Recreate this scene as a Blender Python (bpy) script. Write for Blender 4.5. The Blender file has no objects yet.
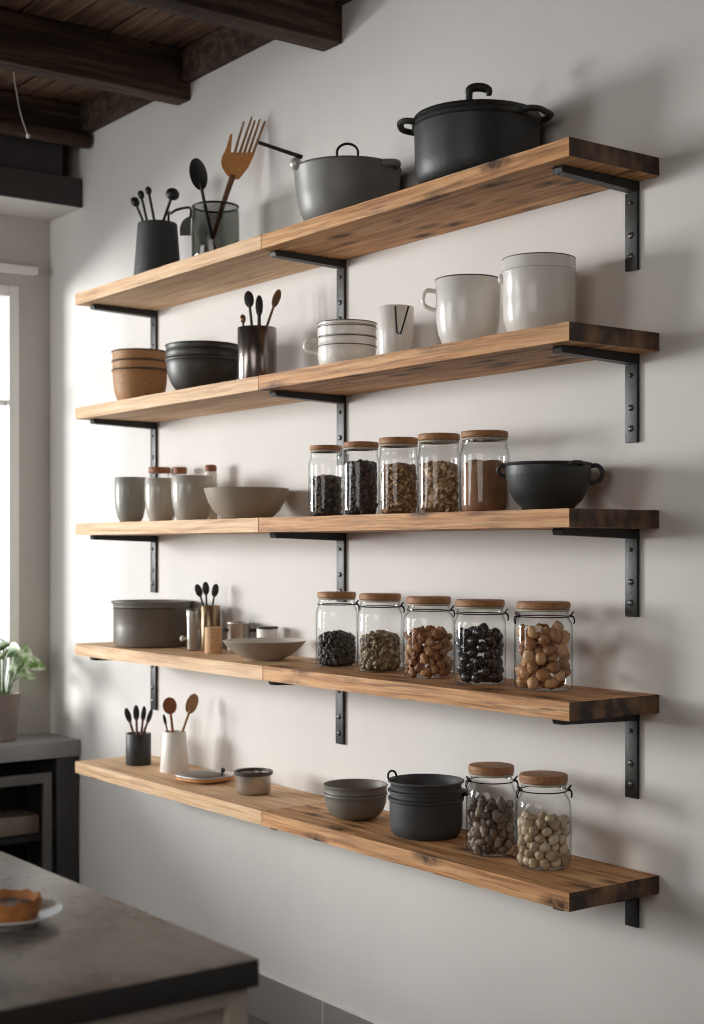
import bpy, bmesh, math, random
from mathutils import Vector, Matrix, noise
random.seed(7)
C = bpy.context.scene.collection
PI = math.pi

# ------------------------------------------------------------------ survey
# The camera was calibrated from the shelves; heights are metres above the floor,
# the shelf wall is y = 0, the window wall is at x = -0.772.
F, YAW, HOR = 1454.31, 0.63693063, 547.727
CX, CY, CZ = 4.33632, -2.35648, 1.39762
FX, FY, RX, RY = -math.cos(YAW), math.sin(YAW), math.sin(YAW), math.cos(YAW)
TIER = [2.2236, 1.8525, 1.4770, 1.0866, 0.7036]        # tops of the five shelves
LEN, DEP, THK = 2.247, 0.2685, 0.0383
WX = -0.772
ISL = 0.90

def onY(u, v, Y):
    a, b = (u - 352) / F, (HOR - v) / F
    dx, dy = FX + a * RX, FY + a * RY
    t = (Y - CY) / dy
    return Vector((CX + t * dx, Y, CZ + t * b))

def onX(u, v, X):
    a, b = (u - 352) / F, (HOR - v) / F
    dx, dy = FX + a * RX, FY + a * RY
    t = (X - CX) / dx
    return Vector((X, CY + t * dy, CZ + t * b))

def onZ(u, v, Z):
    a, b = (u - 352) / F, (HOR - v) / F
    t = (Z - CZ) / b
    return Vector((CX + t * (FX + a * RX), CY + t * (FY + a * RY), Z))

def depth(p):
    return (p[0] - CX) * FX + (p[1] - CY) * FY

def spot(u, d):
    """world x and metres per pixel for something standing d metres off the wall"""
    p = onY(u, 500, -d)
    return p.x, depth(p) / F

def hgt(v, k):
    return CZ + (HOR - v) * k

# ------------------------------------------------------------------ objects
def tag(o, label=None, cat=None, group=None, kind=None):
    if label: o['label'] = label
    if cat: o['category'] = cat
    if group: o['group'] = group
    if kind: o['kind'] = kind
    return o

def thing(name, label, cat, loc=(0, 0, 0), rz=0, group=None):
    o = bpy.data.objects.new(name, None)
    o.empty_display_size = 0.05
    C.objects.link(o)
    o.location = loc
    o.rotation_euler = (0, 0, rz)
    return tag(o, label, cat, group)

def mesh_of(name, bm, mats, smooth=True, ang=40):
    bmesh.ops.recalc_face_normals(bm, faces=bm.faces)
    me = bpy.data.meshes.new(name)
    bm.to_mesh(me)
    bm.free()
    for m in (mats if isinstance(mats, (list, tuple)) else [mats]):
        me.materials.append(m)
    if smooth:
        me.shade_smooth()
        me.set_sharp_from_angle(angle=math.radians(ang))
    return me

def obj(name, bm, mats, parent=None, label=None, smooth=True, ang=40):
    o = bpy.data.objects.new(name, mesh_of(name, bm, mats, smooth, ang))
    C.objects.link(o)
    if parent: o.parent = parent
    if label: o['label'] = label
    return o

def copy_tree(o, parent=None):
    c = o.copy()
    C.objects.link(c)
    if parent: c.parent = parent
    for ch in list(o.children):
        copy_tree(ch, c)
    return c

# ------------------------------------------------------------------ shapes
def BM():
    return bmesh.new()

def box(bm, lo, hi, bev=0.0, mi=0, seg=2):
    x0, y0, z0 = lo; x1, y1, z1 = hi
    vs = [bm.verts.new(p) for p in ((x0,y0,z0),(x1,y0,z0),(x1,y1,z0),(x0,y1,z0),(x0,y0,z1),(x1,y0,z1),(x1,y1,z1),(x0,y1,z1))]
    fs = [bm.faces.new([vs[i] for i in f]) for f in ((3,2,1,0),(4,5,6,7),(0,1,5,4),(1,2,6,5),(2,3,7,6),(3,0,4,7))]
    for f in fs: f.material_index = mi
    if bev > 0:
        es = list({e for f in fs for e in f.edges})
        r = bmesh.ops.bevel(bm, geom=es, offset=bev, segments=seg, affect='EDGES', profile=0.6)
        for f in r['faces']: f.material_index = mi
    return bm

def lathe(bm, prof, n=56, cx=0, cy=0, cz=0, wob=None, mi=0, sx=1, sy=1):
    """revolve (r, z) pairs; r = 0 makes a pole"""
    rings = []
    for (r, z) in prof:
        if r <= 1e-6:
            rings.append([bm.verts.new((cx, cy, cz + z))])
        else:
            ring = []
            for i in range(n):
                a = 2 * PI * i / n
                rr, zz = (r, z) if wob is None else wob(r, z, a)
                ring.append(bm.verts.new((cx + rr * math.cos(a) * sx, cy + rr * math.sin(a) * sy, cz + zz)))
            rings.append(ring)
    for a, b in zip(rings, rings[1:]):
        if len(a) == 1 and len(b) == 1: continue
        for i in range(n):
            j = (i + 1) % n
            if len(a) == 1: f = bm.faces.new((a[0], b[i], b[j]))
            elif len(b) == 1: f = bm.faces.new((a[i], b[0], a[j]))
            else: f = bm.faces.new((a[i], b[i], b[j], a[j]))
            f.material_index = mi
    return bm

def smooth_path(pts, sub=6):
    pts = [Vector(p) for p in pts]
    if len(pts) < 3: return pts
    out = []
    for i in range(len(pts) - 1):
        p0 = pts[max(i - 1, 0)]; p1 = pts[i]; p2 = pts[i + 1]; p3 = pts[min(i + 2, len(pts) - 1)]
        for s in range(sub):
            t = s / sub
            out.append(0.5 * ((2 * p1) + (-p0 + p2) * t + (2 * p0 - 5 * p1 + 4 * p2 - p3) * t * t + (-p0 + 3 * p1 - 3 * p2 + p3) * t ** 3))
    out.append(pts[-1])
    return out

def tube(bm, pts, rad, n=10, smooth=True, sub=6, closed=False, flat=1.0, up=None):
    """tube through points; rad a number or one per control point; flat squashes one axis"""
    ctrl = [Vector(p) for p in pts]
    if closed:
        path = ctrl
        rs = [rad] * len(path)
    elif smooth and len(ctrl) > 2:
        path = smooth_path(ctrl, sub)
        if isinstance(rad, (int, float)): rs = [rad] * len(path)
        else:
            rs = []
            for i in range(len(ctrl) - 1):
                for s in range(sub): rs.append(rad[i] + (rad[i + 1] - rad[i]) * s / sub)
            rs.append(rad[-1])
    else:
        path = ctrl
        rs = [rad] * len(path) if isinstance(rad, (int, float)) else list(rad)
    m = len(path)
    ref = Vector(up) if up else None
    rings = []
    prev = None
    for i, p in enumerate(path):
        if closed: t = path[(i + 1) % m] - path[i - 1]
        else: t = path[min(i + 1, m - 1)] - path[max(i - 1, 0)]
        t.normalize()
        if ref is not None: nrm = ref - t * ref.dot(t)
        elif prev is None:
            nrm = Vector((0, 0, 1)) if abs(t.z) < 0.9 else Vector((1, 0, 0))
            nrm = nrm - t * nrm.dot(t)
        else: nrm = prev - t * prev.dot(t)
        if nrm.length < 1e-6: nrm = t.orthogonal()
        nrm.normalize()
        prev = nrm
        bn = t.cross(nrm)
        rings.append([bm.verts.new(p + (nrm * math.cos(2*PI*k/n) * flat + bn * math.sin(2*PI*k/n)) * rs[i]) for k in range(n)])
    for i in range(m if closed else m - 1):
        a, b = rings[i], rings[(i + 1) % m]
        for k in range(n):
            bm.faces.new((a[k], a[(k+1) % n], b[(k+1) % n], b[k]))
    if not closed:
        bm.faces.new(rings[0][::-1]); bm.faces.new(rings[-1])
    return bm

def ring_pts(c, r, n=40, axis='z', ph=0):
    out = []
    for i in range(n):
        a = 2 * PI * i / n + ph
        out.append(Vector((c[0] + r * math.cos(a), c[1] + r * math.sin(a), c[2])))
    return out

def blob(bm, c, ax, radii, seg=16, rings=10, cup=0.0, jit=0.0, seed=0):
    """ellipsoid on three axes; cup pushes the face along ax[2] inwards (a spoon bowl)"""
    A = [Vector(a).normalized() for a in ax]
    c = Vector(c)
    rows = []
    for i in range(rings + 1):
        th = PI * i / rings
        row = []
        for j in range(1 if i in (0, rings) else seg):
            ph = 2 * PI * j / seg
            x, y, z = math.cos(th), math.sin(th) * math.cos(ph), math.sin(th) * math.sin(ph)
            if jit:
                q = 1 + jit * noise.noise(Vector((x * 2 + seed, y * 2, z * 2)))
                x, y, z = x * q, y * q, z * q
            if cup and z > 0: z = -z * cup
            row.append(bm.verts.new(c + A[0] * x * radii[0] + A[1] * y * radii[1] + A[2] * z * radii[2]))
        rows.append(row)
    for a, b in zip(rows, rows[1:]):
        for j in range(seg):
            k = (j + 1) % seg
            if len(a) == 1: bm.faces.new((a[0], b[j], b[k]))
            elif len(b) == 1: bm.faces.new((a[j], b[0], a[k]))
            else: bm.faces.new((a[j], b[j], b[k], a[k]))
    return bm

def prism(bm, outline, y0, y1, mi=0):
    """extrude an (x, z) outline between two y values"""
    a = [bm.verts.new((x, y0, z)) for x, z in outline]
    b = [bm.verts.new((x, y1, z)) for x, z in outline]
    n = len(a)
    bm.faces.new(a); bm.faces.new(b[::-1])
    for i in range(n):
        bm.faces.new((a[i], b[i], b[(i+1) % n], a[(i+1) % n]))
    return bm

# ------------------------------------------------------------------ materials
def srgb(r, g, b):
    def f(c):
        c /= 255.0
        return c / 12.92 if c <= 0.04045 else ((c + 0.055) / 1.055) ** 2.4
    return (f(r), f(g), f(b), 1)

def base_mat(name):
    m = bpy.data.materials.new(name)
    m.use_nodes = True
    nt = m.node_tree
    return m, nt, nt.nodes['Principled BSDF']

def simple(name, col, rough=0.5, metal=0.0, var=0.12, scale=18.0, bump=0.0, spec=0.5, coat=0.0, bscale=None):
    m, nt, b = base_mat(name)
    b.inputs['Roughness'].default_value = rough
    b.inputs['Metallic'].default_value = metal
    b.inputs['Specular IOR Level'].default_value = spec
    b.inputs['Coat Weight'].default_value = coat
    b.inputs['Coat Roughness'].default_value = 0.12
    tc = nt.nodes.new('ShaderNodeTexCoord')
    nz = nt.nodes.new('ShaderNodeTexNoise')
    nz.inputs['Scale'].default_value = scale
    nz.inputs['Detail'].default_value = 5
    nt.links.new(tc.outputs['Object'], nz.inputs['Vector'])
    rp = nt.nodes.new('ShaderNodeValToRGB')
    rp.color_ramp.elements[0].position = 0.3
    rp.color_ramp.elements[1].position = 0.7
    rp.color_ramp.elements[0].color = tuple(c * (1 - var) for c in col[:3]) + (1,)
    rp.color_ramp.elements[1].color = tuple(min(1, c * (1 + var)) for c in col[:3]) + (1,)
    nt.links.new(nz.outputs['Fac'], rp.inputs['Fac'])
    nt.links.new(rp.outputs['Color'], b.inputs['Base Color'])
    if bump:
        n2 = nt.nodes.new('ShaderNodeTexNoise')
        n2.inputs['Scale'].default_value = bscale or scale * 6
        n2.inputs['Detail'].default_value = 4
        nt.links.new(tc.outputs['Object'], n2.inputs['Vector'])
        bp = nt.nodes.new('ShaderNodeBump')
        bp.inputs['Strength'].default_value = bump
        bp.inputs['Distance'].default_value = 0.004
        nt.links.new(n2.outputs['Fac'], bp.inputs['Height'])
        nt.links.new(bp.outputs['Normal'], b.inputs['Normal'])
    return m

def wood(name, dark, mid, light, stretch=(1.3, 24, 34), knots=True, rough=0.62, rnd=True, scale=1.0, streak=0.5):
    """grain runs along local x; cracks and knots are mixed in"""
    m, nt, b = base_mat(name)
    N, L = nt.nodes.new, nt.links.new
    b.inputs['Roughness'].default_value = rough
    b.inputs['Specular IOR Level'].default_value = 0.3
    tc = N('ShaderNodeTexCoord')
    add = N('ShaderNodeVectorMath'); add.operation = 'ADD'
    L(tc.outputs['Object'], add.inputs[0])
    if rnd:
        oi = N('ShaderNodeObjectInfo')
        mu = N('ShaderNodeMath'); mu.operation = 'MULTIPLY'; mu.inputs[1].default_value = 37.0
        L(oi.outputs['Random'], mu.inputs[0]); L(mu.outputs[0], add.inputs[1])
    warp = N('ShaderNodeTexNoise'); warp.inputs['Scale'].default_value = 3.2 * scale; warp.inputs['Detail'].default_value = 2
    L(add.outputs[0], warp.inputs['Vector'])
    wm = N('ShaderNodeVectorMath'); wm.operation = 'MULTIPLY_ADD'
    wm.inputs[1].default_value = (0.03, 0.022, 0.022)
    L(warp.outputs['Color'], wm.inputs[0]); L(add.outputs[0], wm.inputs[2])
    mp = N('ShaderNodeMapping'); mp.inputs['Scale'].default_value = tuple(s * scale for s in stretch)
    L(wm.outputs[0], mp.inputs['Vector'])
    n1 = N('ShaderNodeTexNoise'); n1.inputs['Scale'].default_value = 2.2; n1.inputs['Detail'].default_value = 7; n1.inputs['Roughness'].default_value = 0.62
    L(mp.outputs['Vector'], n1.inputs['Vector'])
    rp = N('ShaderNodeValToRGB')
    e = rp.color_ramp.elements
    e[0].position, e[0].color = 0.28, dark
    e[1].position, e[1].color = 0.72, light
    x = e.new(0.48); x.color = mid
    L(n1.outputs['Fac'], rp.inputs['Fac'])
    # fine fibre lines
    mp2 = N('ShaderNodeMapping'); mp2.inputs['Scale'].default_value = tuple(s * scale for s in (2.5, 70, 90))
    L(wm.outputs[0], mp2.inputs['Vector'])
    n2 = N('ShaderNodeTexNoise'); n2.inputs['Scale'].default_value = 2.0; n2.inputs['Detail'].default_value = 3
    L(mp2.outputs['Vector'], n2.inputs['Vector'])
    r2 = N('ShaderNodeValToRGB')
    r2.color_ramp.elements[0].position, r2.color_ramp.elements[0].color = 0.3, (1 - streak, 1 - streak, 1 - streak, 1)
    r2.color_ramp.elements[1].position, r2.color_ramp.elements[1].color = 0.55, (1, 1, 1, 1)
    L(n2.outputs['Fac'], r2.inputs['Fac'])
    mx = N('ShaderNodeMixRGB'); mx.blend_type = 'MULTIPLY'; mx.inputs['Fac'].default_value = 0.8
    L(rp.outputs['Color'], mx.inputs['Color1']); L(r2.outputs['Color'], mx.inputs['Color2'])
    out = mx.outputs['Color']
    if knots:
        mp3 = N('ShaderNodeMapping'); mp3.inputs['Scale'].default_value = (1.5, 4.6, 4.6)
        L(wm.outputs[0], mp3.inputs['Vector'])
        vo = N('ShaderNodeTexVoronoi'); vo.inputs['Scale'].default_value = 3.6
        L(mp3.outputs['Vector'], vo.inputs['Vector'])
        r3 = N('ShaderNodeValToRGB')
        q = r3.color_ramp.elements
        q[0].position, q[0].color = 0.08, (1, 1, 1, 1)
        q[1].position, q[1].color = 0.36, (0, 0, 0, 1)
        L(vo.outputs['Distance'], r3.inputs['Fac'])
        kn = N('ShaderNodeTexNoise'); kn.inputs['Scale'].default_value = 60; kn.inputs['Detail'].default_value = 4
        L(add.outputs[0], kn.inputs['Vector'])
        km = N('ShaderNodeMath'); km.operation = 'MULTIPLY'
        L(r3.outputs['Color'], km.inputs[0]); L(kn.outputs['Fac'], km.inputs[1])
        kk = N('ShaderNodeMath'); kk.operation = 'MULTIPLY'; kk.inputs[1].default_value = 2.0; kk.use_clamp = True
        L(km.outputs[0], kk.inputs[0])
        mk = N('ShaderNodeMixRGB')
        L(kk.outputs[0], mk.inputs['Fac']); L(out, mk.inputs['Color1'])
        mk.inputs['Color2'].default_value = tuple(c * 0.28 for c in dark[:3]) + (1,)
        out = mk.outputs['Color']
        mp4 = N('ShaderNodeMapping'); mp4.inputs['Scale'].default_value = (2.6, 46, 46)
        L(wm.outputs[0], mp4.inputs['Vector'])
        n4 = N('ShaderNodeTexNoise'); n4.inputs['Scale'].default_value = 1.3; n4.inputs['Detail'].default_value = 5; n4.inputs['Roughness'].default_value = 0.55
        L(mp4.outputs['Vector'], n4.inputs['Vector'])
        r4 = N('ShaderNodeValToRGB')
        r4.color_ramp.elements[0].position, r4.color_ramp.elements[0].color = 0.60, (0, 0, 0, 1)
        r4.color_ramp.elements[1].position, r4.color_ramp.elements[1].color = 0.70, (0.75, 0.75, 0.75, 1)
        L(n4.outputs['Fac'], r4.inputs['Fac'])
        m4 = N('ShaderNodeMixRGB'); L(r4.outputs['Color'], m4.inputs['Fac']); L(out, m4.inputs['Color1'])
        m4.inputs['Color2'].default_value = tuple(c * 0.45 for c in dark[:3]) + (1,)
        out = m4.outputs['Color']
    L(out, b.inputs['Base Color'])
    bp = N('ShaderNodeBump'); bp.inputs['Strength'].default_value = 0.35; bp.inputs['Distance'].default_value = 0.004
    L(n2.outputs['Fac'], bp.inputs['Height']); L(bp.outputs['Normal'], b.inputs['Normal'])
    return m

def thin_glass(name, tint=(0.985, 0.99, 0.987), edge=(0.50, 0.55, 0.54), rough=0.02, refl=1.0):
    """thin-walled glass: clear face on, darker and more mirror-like at grazing angles"""
    m = bpy.data.materials.new(name); m.use_nodes = True
    nt = m.node_tree; nt.nodes.clear()
    N, L = nt.nodes.new, nt.links.new
    o = N('ShaderNodeOutputMaterial')
    tr = N('ShaderNodeBsdfTransparent'); gl = N('ShaderNodeBsdfGlossy'); gl.inputs['Roughness'].default_value = rough
    lw = N('ShaderNodeLayerWeight'); lw.inputs['Blend'].default_value = 0.5
    rp = N('ShaderNodeValToRGB')
    rp.color_ramp.elements[0].position, rp.color_ramp.elements[0].color = 0.55, tint + (1,)
    rp.color_ramp.elements[1].position, rp.color_ramp.elements[1].color = 0.95, edge + (1,)
    L(lw.outputs['Facing'], rp.inputs['Fac']); L(rp.outputs['Color'], tr.inputs['Color'])
    lf = N('ShaderNodeLayerWeight'); lf.inputs['Blend'].default_value = 0.5
    pw = N('ShaderNodeMath'); pw.operation = 'POWER'; pw.inputs[1].default_value = 4.0
    L(lf.outputs['Facing'], pw.inputs[0])
    mu = N('ShaderNodeMath'); mu.operation = 'MULTIPLY_ADD'; mu.inputs[1].default_value = 0.62 * refl; mu.inputs[2].default_value = 0.05 * refl; mu.use_clamp = True
    L(pw.outputs[0], mu.inputs[0])
    mx = N('ShaderNodeMixShader')
    L(mu.outputs[0], mx.inputs['Fac']); L(tr.outputs[0], mx.inputs[1]); L(gl.outputs[0], mx.inputs[2])
    L(mx.outputs[0], o.inputs['Surface'])
    return m

def speckle(name, cols, scale=120, rough=0.55):
    """each grain takes its own tone (object-space cells)"""
    m, nt, b = base_mat(name)
    N, L = nt.nodes.new, nt.links.new
    b.inputs['Roughness'].default_value = rough
    tc = N('ShaderNodeTexCoord'); vo = N('ShaderNodeTexVoronoi'); vo.inputs['Scale'].default_value = scale
    L(tc.outputs['Object'], vo.inputs['Vector'])
    sp = N('ShaderNodeSeparateColor'); L(vo.outputs['Color'], sp.inputs[0])
    rp = N('ShaderNodeValToRGB'); e = rp.color_ramp.elements
    e[0].position, e[0].color = 0.0, cols[0]
    e[1].position, e[1].color = 1.0, cols[-1]
    for i, c in enumerate(cols[1:-1]):
        x = e.new((i + 1) / (len(cols) - 1)); x.color = c
    L(sp.outputs[0], rp.inputs['Fac']); L(rp.outputs['Color'], b.inputs['Base Color'])
    return m

def nut_mat(name, cols, rough=0.5, scale=60, spec=0.4):
    """tone varies from nut to nut and blotches across each"""
    m, nt, b = base_mat(name)
    N, L = nt.nodes.new, nt.links.new
    b.inputs['Roughness'].default_value = rough
    b.inputs['Specular IOR Level'].default_value = spec
    oi = N('ShaderNodeObjectInfo'); tc = N('ShaderNodeTexCoord')
    nz = N('ShaderNodeTexNoise'); nz.inputs['Scale'].default_value = scale; nz.inputs['Detail'].default_value = 4
    L(tc.outputs['Object'], nz.inputs['Vector'])
    ad = N('ShaderNodeMath'); ad.operation = 'MULTIPLY_ADD'; ad.inputs[1].default_value = 0.6
    L(nz.outputs['Fac'], ad.inputs[0])
    m2 = N('ShaderNodeMath'); m2.operation = 'MULTIPLY_ADD'; m2.inputs[1].default_value = 0.75; m2.inputs[2].default_value = -0.18
    L(oi.outputs['Random'], m2.inputs[0]); L(m2.outputs[0], ad.inputs[2])
    rp = N('ShaderNodeValToRGB'); e = rp.color_ramp.elements
    e[0].position, e[0].color = 0.0, cols[0]
    e[1].position, e[1].color = 1.0, cols[-1]
    for i, c in enumerate(cols[1:-1]):
        x = e.new((i + 1) / (len(cols) - 1)); x.color = c
    L(ad.outputs[0], rp.inputs['Fac']); L(rp.outputs['Color'], b.inputs['Base Color'])
    bp = N('ShaderNodeBump'); bp.inputs['Strength'].default_value = 0.4; bp.inputs['Distance'].default_value = 0.003
    L(nz.outputs['Fac'], bp.inputs['Height']); L(bp.outputs['Normal'], b.inputs['Normal'])
    return m

def plaster(name, col, var=0.05):
    m, nt, b = base_mat(name)
    N, L = nt.nodes.new, nt.links.new
    b.inputs['Roughness'].default_value = 0.85
    b.inputs['Specular IOR Level'].default_value = 0.2
    tc = N('ShaderNodeTexCoord')
    n1 = N('ShaderNodeTexNoise'); n1.inputs['Scale'].default_value = 1.6; n1.inputs['Detail'].default_value = 6; n1.inputs['Roughness'].default_value = 0.65
    L(tc.outputs['Object'], n1.inputs['Vector'])
    rp = N('ShaderNodeValToRGB')
    rp.color_ramp.elements[0].position = 0.3; rp.color_ramp.elements[1].position = 0.7
    rp.color_ramp.elements[0].color = tuple(c * (1 - var) for c in col[:3]) + (1,)
    rp.color_ramp.elements[1].color = tuple(c * (1 + var) for c in col[:3]) + (1,)
    L(n1.outputs['Fac'], rp.inputs['Fac']); L(rp.outputs['Color'], b.inputs['Base Color'])
    n2 = N('ShaderNodeTexNoise'); n2.inputs['Scale'].default_value = 5; n2.inputs['Detail'].default_value = 8
    L(tc.outputs['Object'], n2.inputs['Vector'])
    bp = N('ShaderNodeBump'); bp.inputs['Strength'].default_value = 0.12; bp.inputs['Distance'].default_value = 0.02
    L(n2.outputs['Fac'], bp.inputs['Height']); L(bp.outputs['Normal'], b.inputs['Normal'])
    return m

def end_grain(name):
    m, nt, b = base_mat(name)
    N, L = nt.nodes.new, nt.links.new
    b.inputs['Roughness'].default_value = 0.6
    tc = N('ShaderNodeTexCoord')
    mp = N('ShaderNodeMapping'); mp.inputs['Scale'].default_value = (1, 14, 10)
    oi = N('ShaderNodeObjectInfo')
    ad = N('ShaderNodeVectorMath'); ad.operation = 'ADD'
    mu = N('ShaderNodeMath'); mu.operation = 'MULTIPLY'; mu.inputs[1].default_value = 11
    L(oi.outputs['Random'], mu.inputs[0]); L(mu.outputs[0], ad.inputs[1]); L(tc.outputs['Object'], ad.inputs[0])
    L(ad.outputs[0], mp.inputs['Vector'])
    nz = N('ShaderNodeTexNoise'); nz.inputs['Scale'].default_value = 1.6; nz.inputs['Detail'].default_value = 3
    L(mp.outputs['Vector'], nz.inputs['Vector'])
    rp = N('ShaderNodeValToRGB'); e = rp.color_ramp.elements
    e[0].position, e[0].color = 0.42, srgb(52, 35, 24)
    e[1].position, e[1].color = 0.72, srgb(128, 94, 64)
    L(nz.outputs['Fac'], rp.inputs['Fac']); L(rp.outputs['Color'], b.inputs['Base Color'])
    return m

def stone(name, c0, c1, rough=0.35, scale=3.0):
    m, nt, b = base_mat(name)
    N, L = nt.nodes.new, nt.links.new
    tc = N('ShaderNodeTexCoord')
    n1 = N('ShaderNodeTexNoise'); n1.inputs['Scale'].default_value = scale; n1.inputs['Detail'].default_value = 8; n1.inputs['Roughness'].default_value = 0.6
    L(tc.outputs['Object'], n1.inputs['Vector'])
    rp = N('ShaderNodeValToRGB')
    rp.color_ramp.elements[0].position, rp.color_ramp.elements[0].color = 0.35, c0
    rp.color_ramp.elements[1].position, rp.color_ramp.elements[1].color = 0.7, c1
    L(n1.outputs['Fac'], rp.inputs['Fac']); L(rp.outputs['Color'], b.inputs['Base Color'])
    r2 = N('ShaderNodeMapRange'); r2.inputs['To Min'].default_value = rough - 0.1; r2.inputs['To Max'].default_value = rough + 0.15
    L(n1.outputs['Fac'], r2.inputs['Value']); L(r2.outputs[0], b.inputs['Roughness'])
    return m

def tiles(name, col, grout, w, h, off=(0, 0, 0), axis='xz'):
    m, nt, b = base_mat(name)
    N, L = nt.nodes.new, nt.links.new
    b.inputs['Roughness'].default_value = 0.5
    tc = N('ShaderNodeTexCoord')
    sp = N('ShaderNodeSeparateXYZ'); L(tc.outputs['Object'], sp.inputs[0])
    cb = N('ShaderNodeCombineXYZ')
    L(sp.outputs['X'], cb.inputs['X']); L(sp.outputs['Z' if axis == 'xz' else 'Y'], cb.inputs['Y'])
    mp = N('ShaderNodeMapping'); mp.inputs['Location'].default_value = off
    L(cb.outputs[0], mp.inputs['Vector'])
    br = N('ShaderNodeTexBrick'); br.offset = 0.0
    br.inputs['Scale'].default_value = 1.0
    br.inputs['Brick Width'].default_value = w; br.inputs['Row Height'].default_value = h
    br.inputs['Mortar Size'].default_value = 0.003
    br.inputs['Color1'].default_value = col; br.inputs['Color2'].default_value = tuple(c * 0.92 for c in col[:3]) + (1,)
    br.inputs['Mortar'].default_value = grout
    L(mp.outputs['Vector'], br.inputs['Vector'])
    L(br.outputs['Color'], b.inputs['Base Color'])
    return m

M = {}
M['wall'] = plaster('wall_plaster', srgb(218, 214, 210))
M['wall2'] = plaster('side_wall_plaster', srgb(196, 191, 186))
M['soffit'] = plaster('soffit_paint', srgb(222, 219, 214))
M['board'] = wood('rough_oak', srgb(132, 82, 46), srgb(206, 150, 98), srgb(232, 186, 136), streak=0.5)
M['board_pale'] = wood('window_lit_oak', srgb(176, 132, 94), srgb(222, 182, 140), srgb(238, 206, 170), streak=0.28, knots=False)  # same oak with window light put into paler, softer tones; no knots
M['end'] = end_grain('dark_end_grain')
M['beam'] = wood('dark_beam', srgb(42, 31, 25), srgb(68, 52, 42), srgb(108, 87, 72), knots=False, rough=0.8, stretch=(14, 1.0, 18))
M['plank'] = wood('ceiling_plank', srgb(66, 49, 38), srgb(108, 84, 66), srgb(140, 112, 90), knots=False, rough=0.8)
M['fascia'] = simple('charcoal_paint', srgb(58, 55, 55), 0.7, var=0.08, scale=5)
M['iron'] = simple('black_iron', srgb(36, 36, 36), 0.45, 0.25, var=0.15, bump=0.15)
M['screw'] = simple('screw_steel', srgb(96, 96, 98), 0.28, 0.7)
M['cast'] = simple('cast_iron', srgb(44, 45, 44), 0.46, 0.0, var=0.15, bump=0.12, spec=0.55)
M['castdark'] = simple('cast_iron_dark', srgb(34, 34, 34), 0.5, 0.0, var=0.15, bump=0.1)
M['charcoal'] = simple('charcoal_stoneware', srgb(58, 59, 60), 0.6, var=0.1, bump=0.08)
M['greymetal'] = simple('grey_enamel', srgb(124, 122, 116), 0.42, 0.0, var=0.07)
M['white'] = simple('white_glaze', srgb(230, 226, 219), 0.26, var=0.04, spec=0.45, coat=0.25)
M['whitematte'] = simple('white_matte', srgb(222, 218, 211), 0.5, var=0.03)
M['rimdark'] = simple('iron_brown_rim', srgb(92, 80, 68), 0.4)
M['greyglaze'] = simple('warm_grey_glaze', srgb(168, 161, 150), 0.3, var=0.06, coat=0.3)
M['sage'] = simple('sage_grey_glaze', srgb(138, 137, 130), 0.35, var=0.05, coat=0.2)
M['taupe'] = simple('taupe_stoneware', srgb(160, 146, 131), 0.42, var=0.08)
M['taupe_in'] = simple('pale_stoneware', srgb(196, 190, 182), 0.4, var=0.04)
M['darkbowl'] = simple('brown_black_stoneware', srgb(66, 61, 56), 0.45, var=0.1)
M['greybowl'] = simple('grey_stoneware', srgb(112, 107, 98), 0.5, var=0.08)
M['potgrey'] = simple('smoke_grey_metal', srgb(108, 100, 90), 0.38, 0.0, var=0.08)
M['steel'] = simple('brushed_steel', srgb(214, 210, 204), 0.35, 0.4, var=0.06)
M['gunmetal'] = simple('gunmetal', srgb(124, 116, 112), 0.2, 0.9, var=0.06)
M['smokesteel'] = simple('smoked_steel', srgb(176, 168, 160), 0.3, 0.75, var=0.06)
M['bronze'] = simple('bronze', srgb(138, 116, 92), 0.28, 0.85, var=0.1)
M['black'] = simple('black_nylon', srgb(30, 29, 29), 0.42, var=0.15)
M['blackpl'] = simple('black_wire', srgb(24, 23, 23), 0.4, 0.3)
M['grey'] = simple('grey_silicone', srgb(84, 85, 86), 0.6)
M['lid'] = wood('lid_wood', srgb(128, 86, 56), srgb(168, 120, 80), srgb(192, 146, 104), knots=False, scale=3.0, streak=0.3, rough=0.5)
M['bowlwood'] = wood('bowl_wood', srgb(158, 112, 70), srgb(176, 130, 86), srgb(186, 142, 98), knots=False, scale=2.0, streak=0.1, rough=0.5)
M['utwood'] = wood('utensil_wood', srgb(186, 122, 64), srgb(204, 140, 80), srgb(216, 156, 96), knots=False, scale=3, streak=0.2, rough=0.5)
M['utwood2'] = wood('beech', srgb(136, 100, 70), srgb(164, 126, 92), srgb(178, 142, 106), knots=False, scale=3, streak=0.2, rough=0.5)
M['ashwood'] = wood('ash_wood', srgb(122, 108, 97), srgb(152, 138, 126), srgb(172, 158, 146), knots=False, scale=3, streak=0.2)
M['brownwood'] = wood('walnut', srgb(82, 56, 40), srgb(112, 80, 58), srgb(134, 98, 72), knots=False, scale=3, streak=0.3, rough=0.5)
M['redwood'] = wood('cherry_wood', srgb(112, 66, 42), srgb(142, 88, 58), srgb(160, 104, 72), knots=False, scale=3, streak=0.3, rough=0.5)
M['palewood'] = wood('pale_wood', srgb(176, 132, 92), srgb(206, 164, 120), srgb(222, 184, 142), knots=False, scale=3, streak=0.15, rough=0.6)
M['glass'] = thin_glass('jar_glass')
M['smoke'] = thin_glass('smoke_glass', tint=(0.70, 0.71, 0.69), edge=(0.24, 0.25, 0.24))
M['pane'] = thin_glass('window_glass', tint=(0.98, 0.99, 0.99), edge=(0.9, 0.92, 0.92), refl=0.5)
M['seal'] = simple('seal_rubber', srgb(178, 170, 156), 0.6)
M['slab'] = stone('island_stone', srgb(92, 86, 82), srgb(176, 171, 166), 0.26, 7.0)
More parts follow.
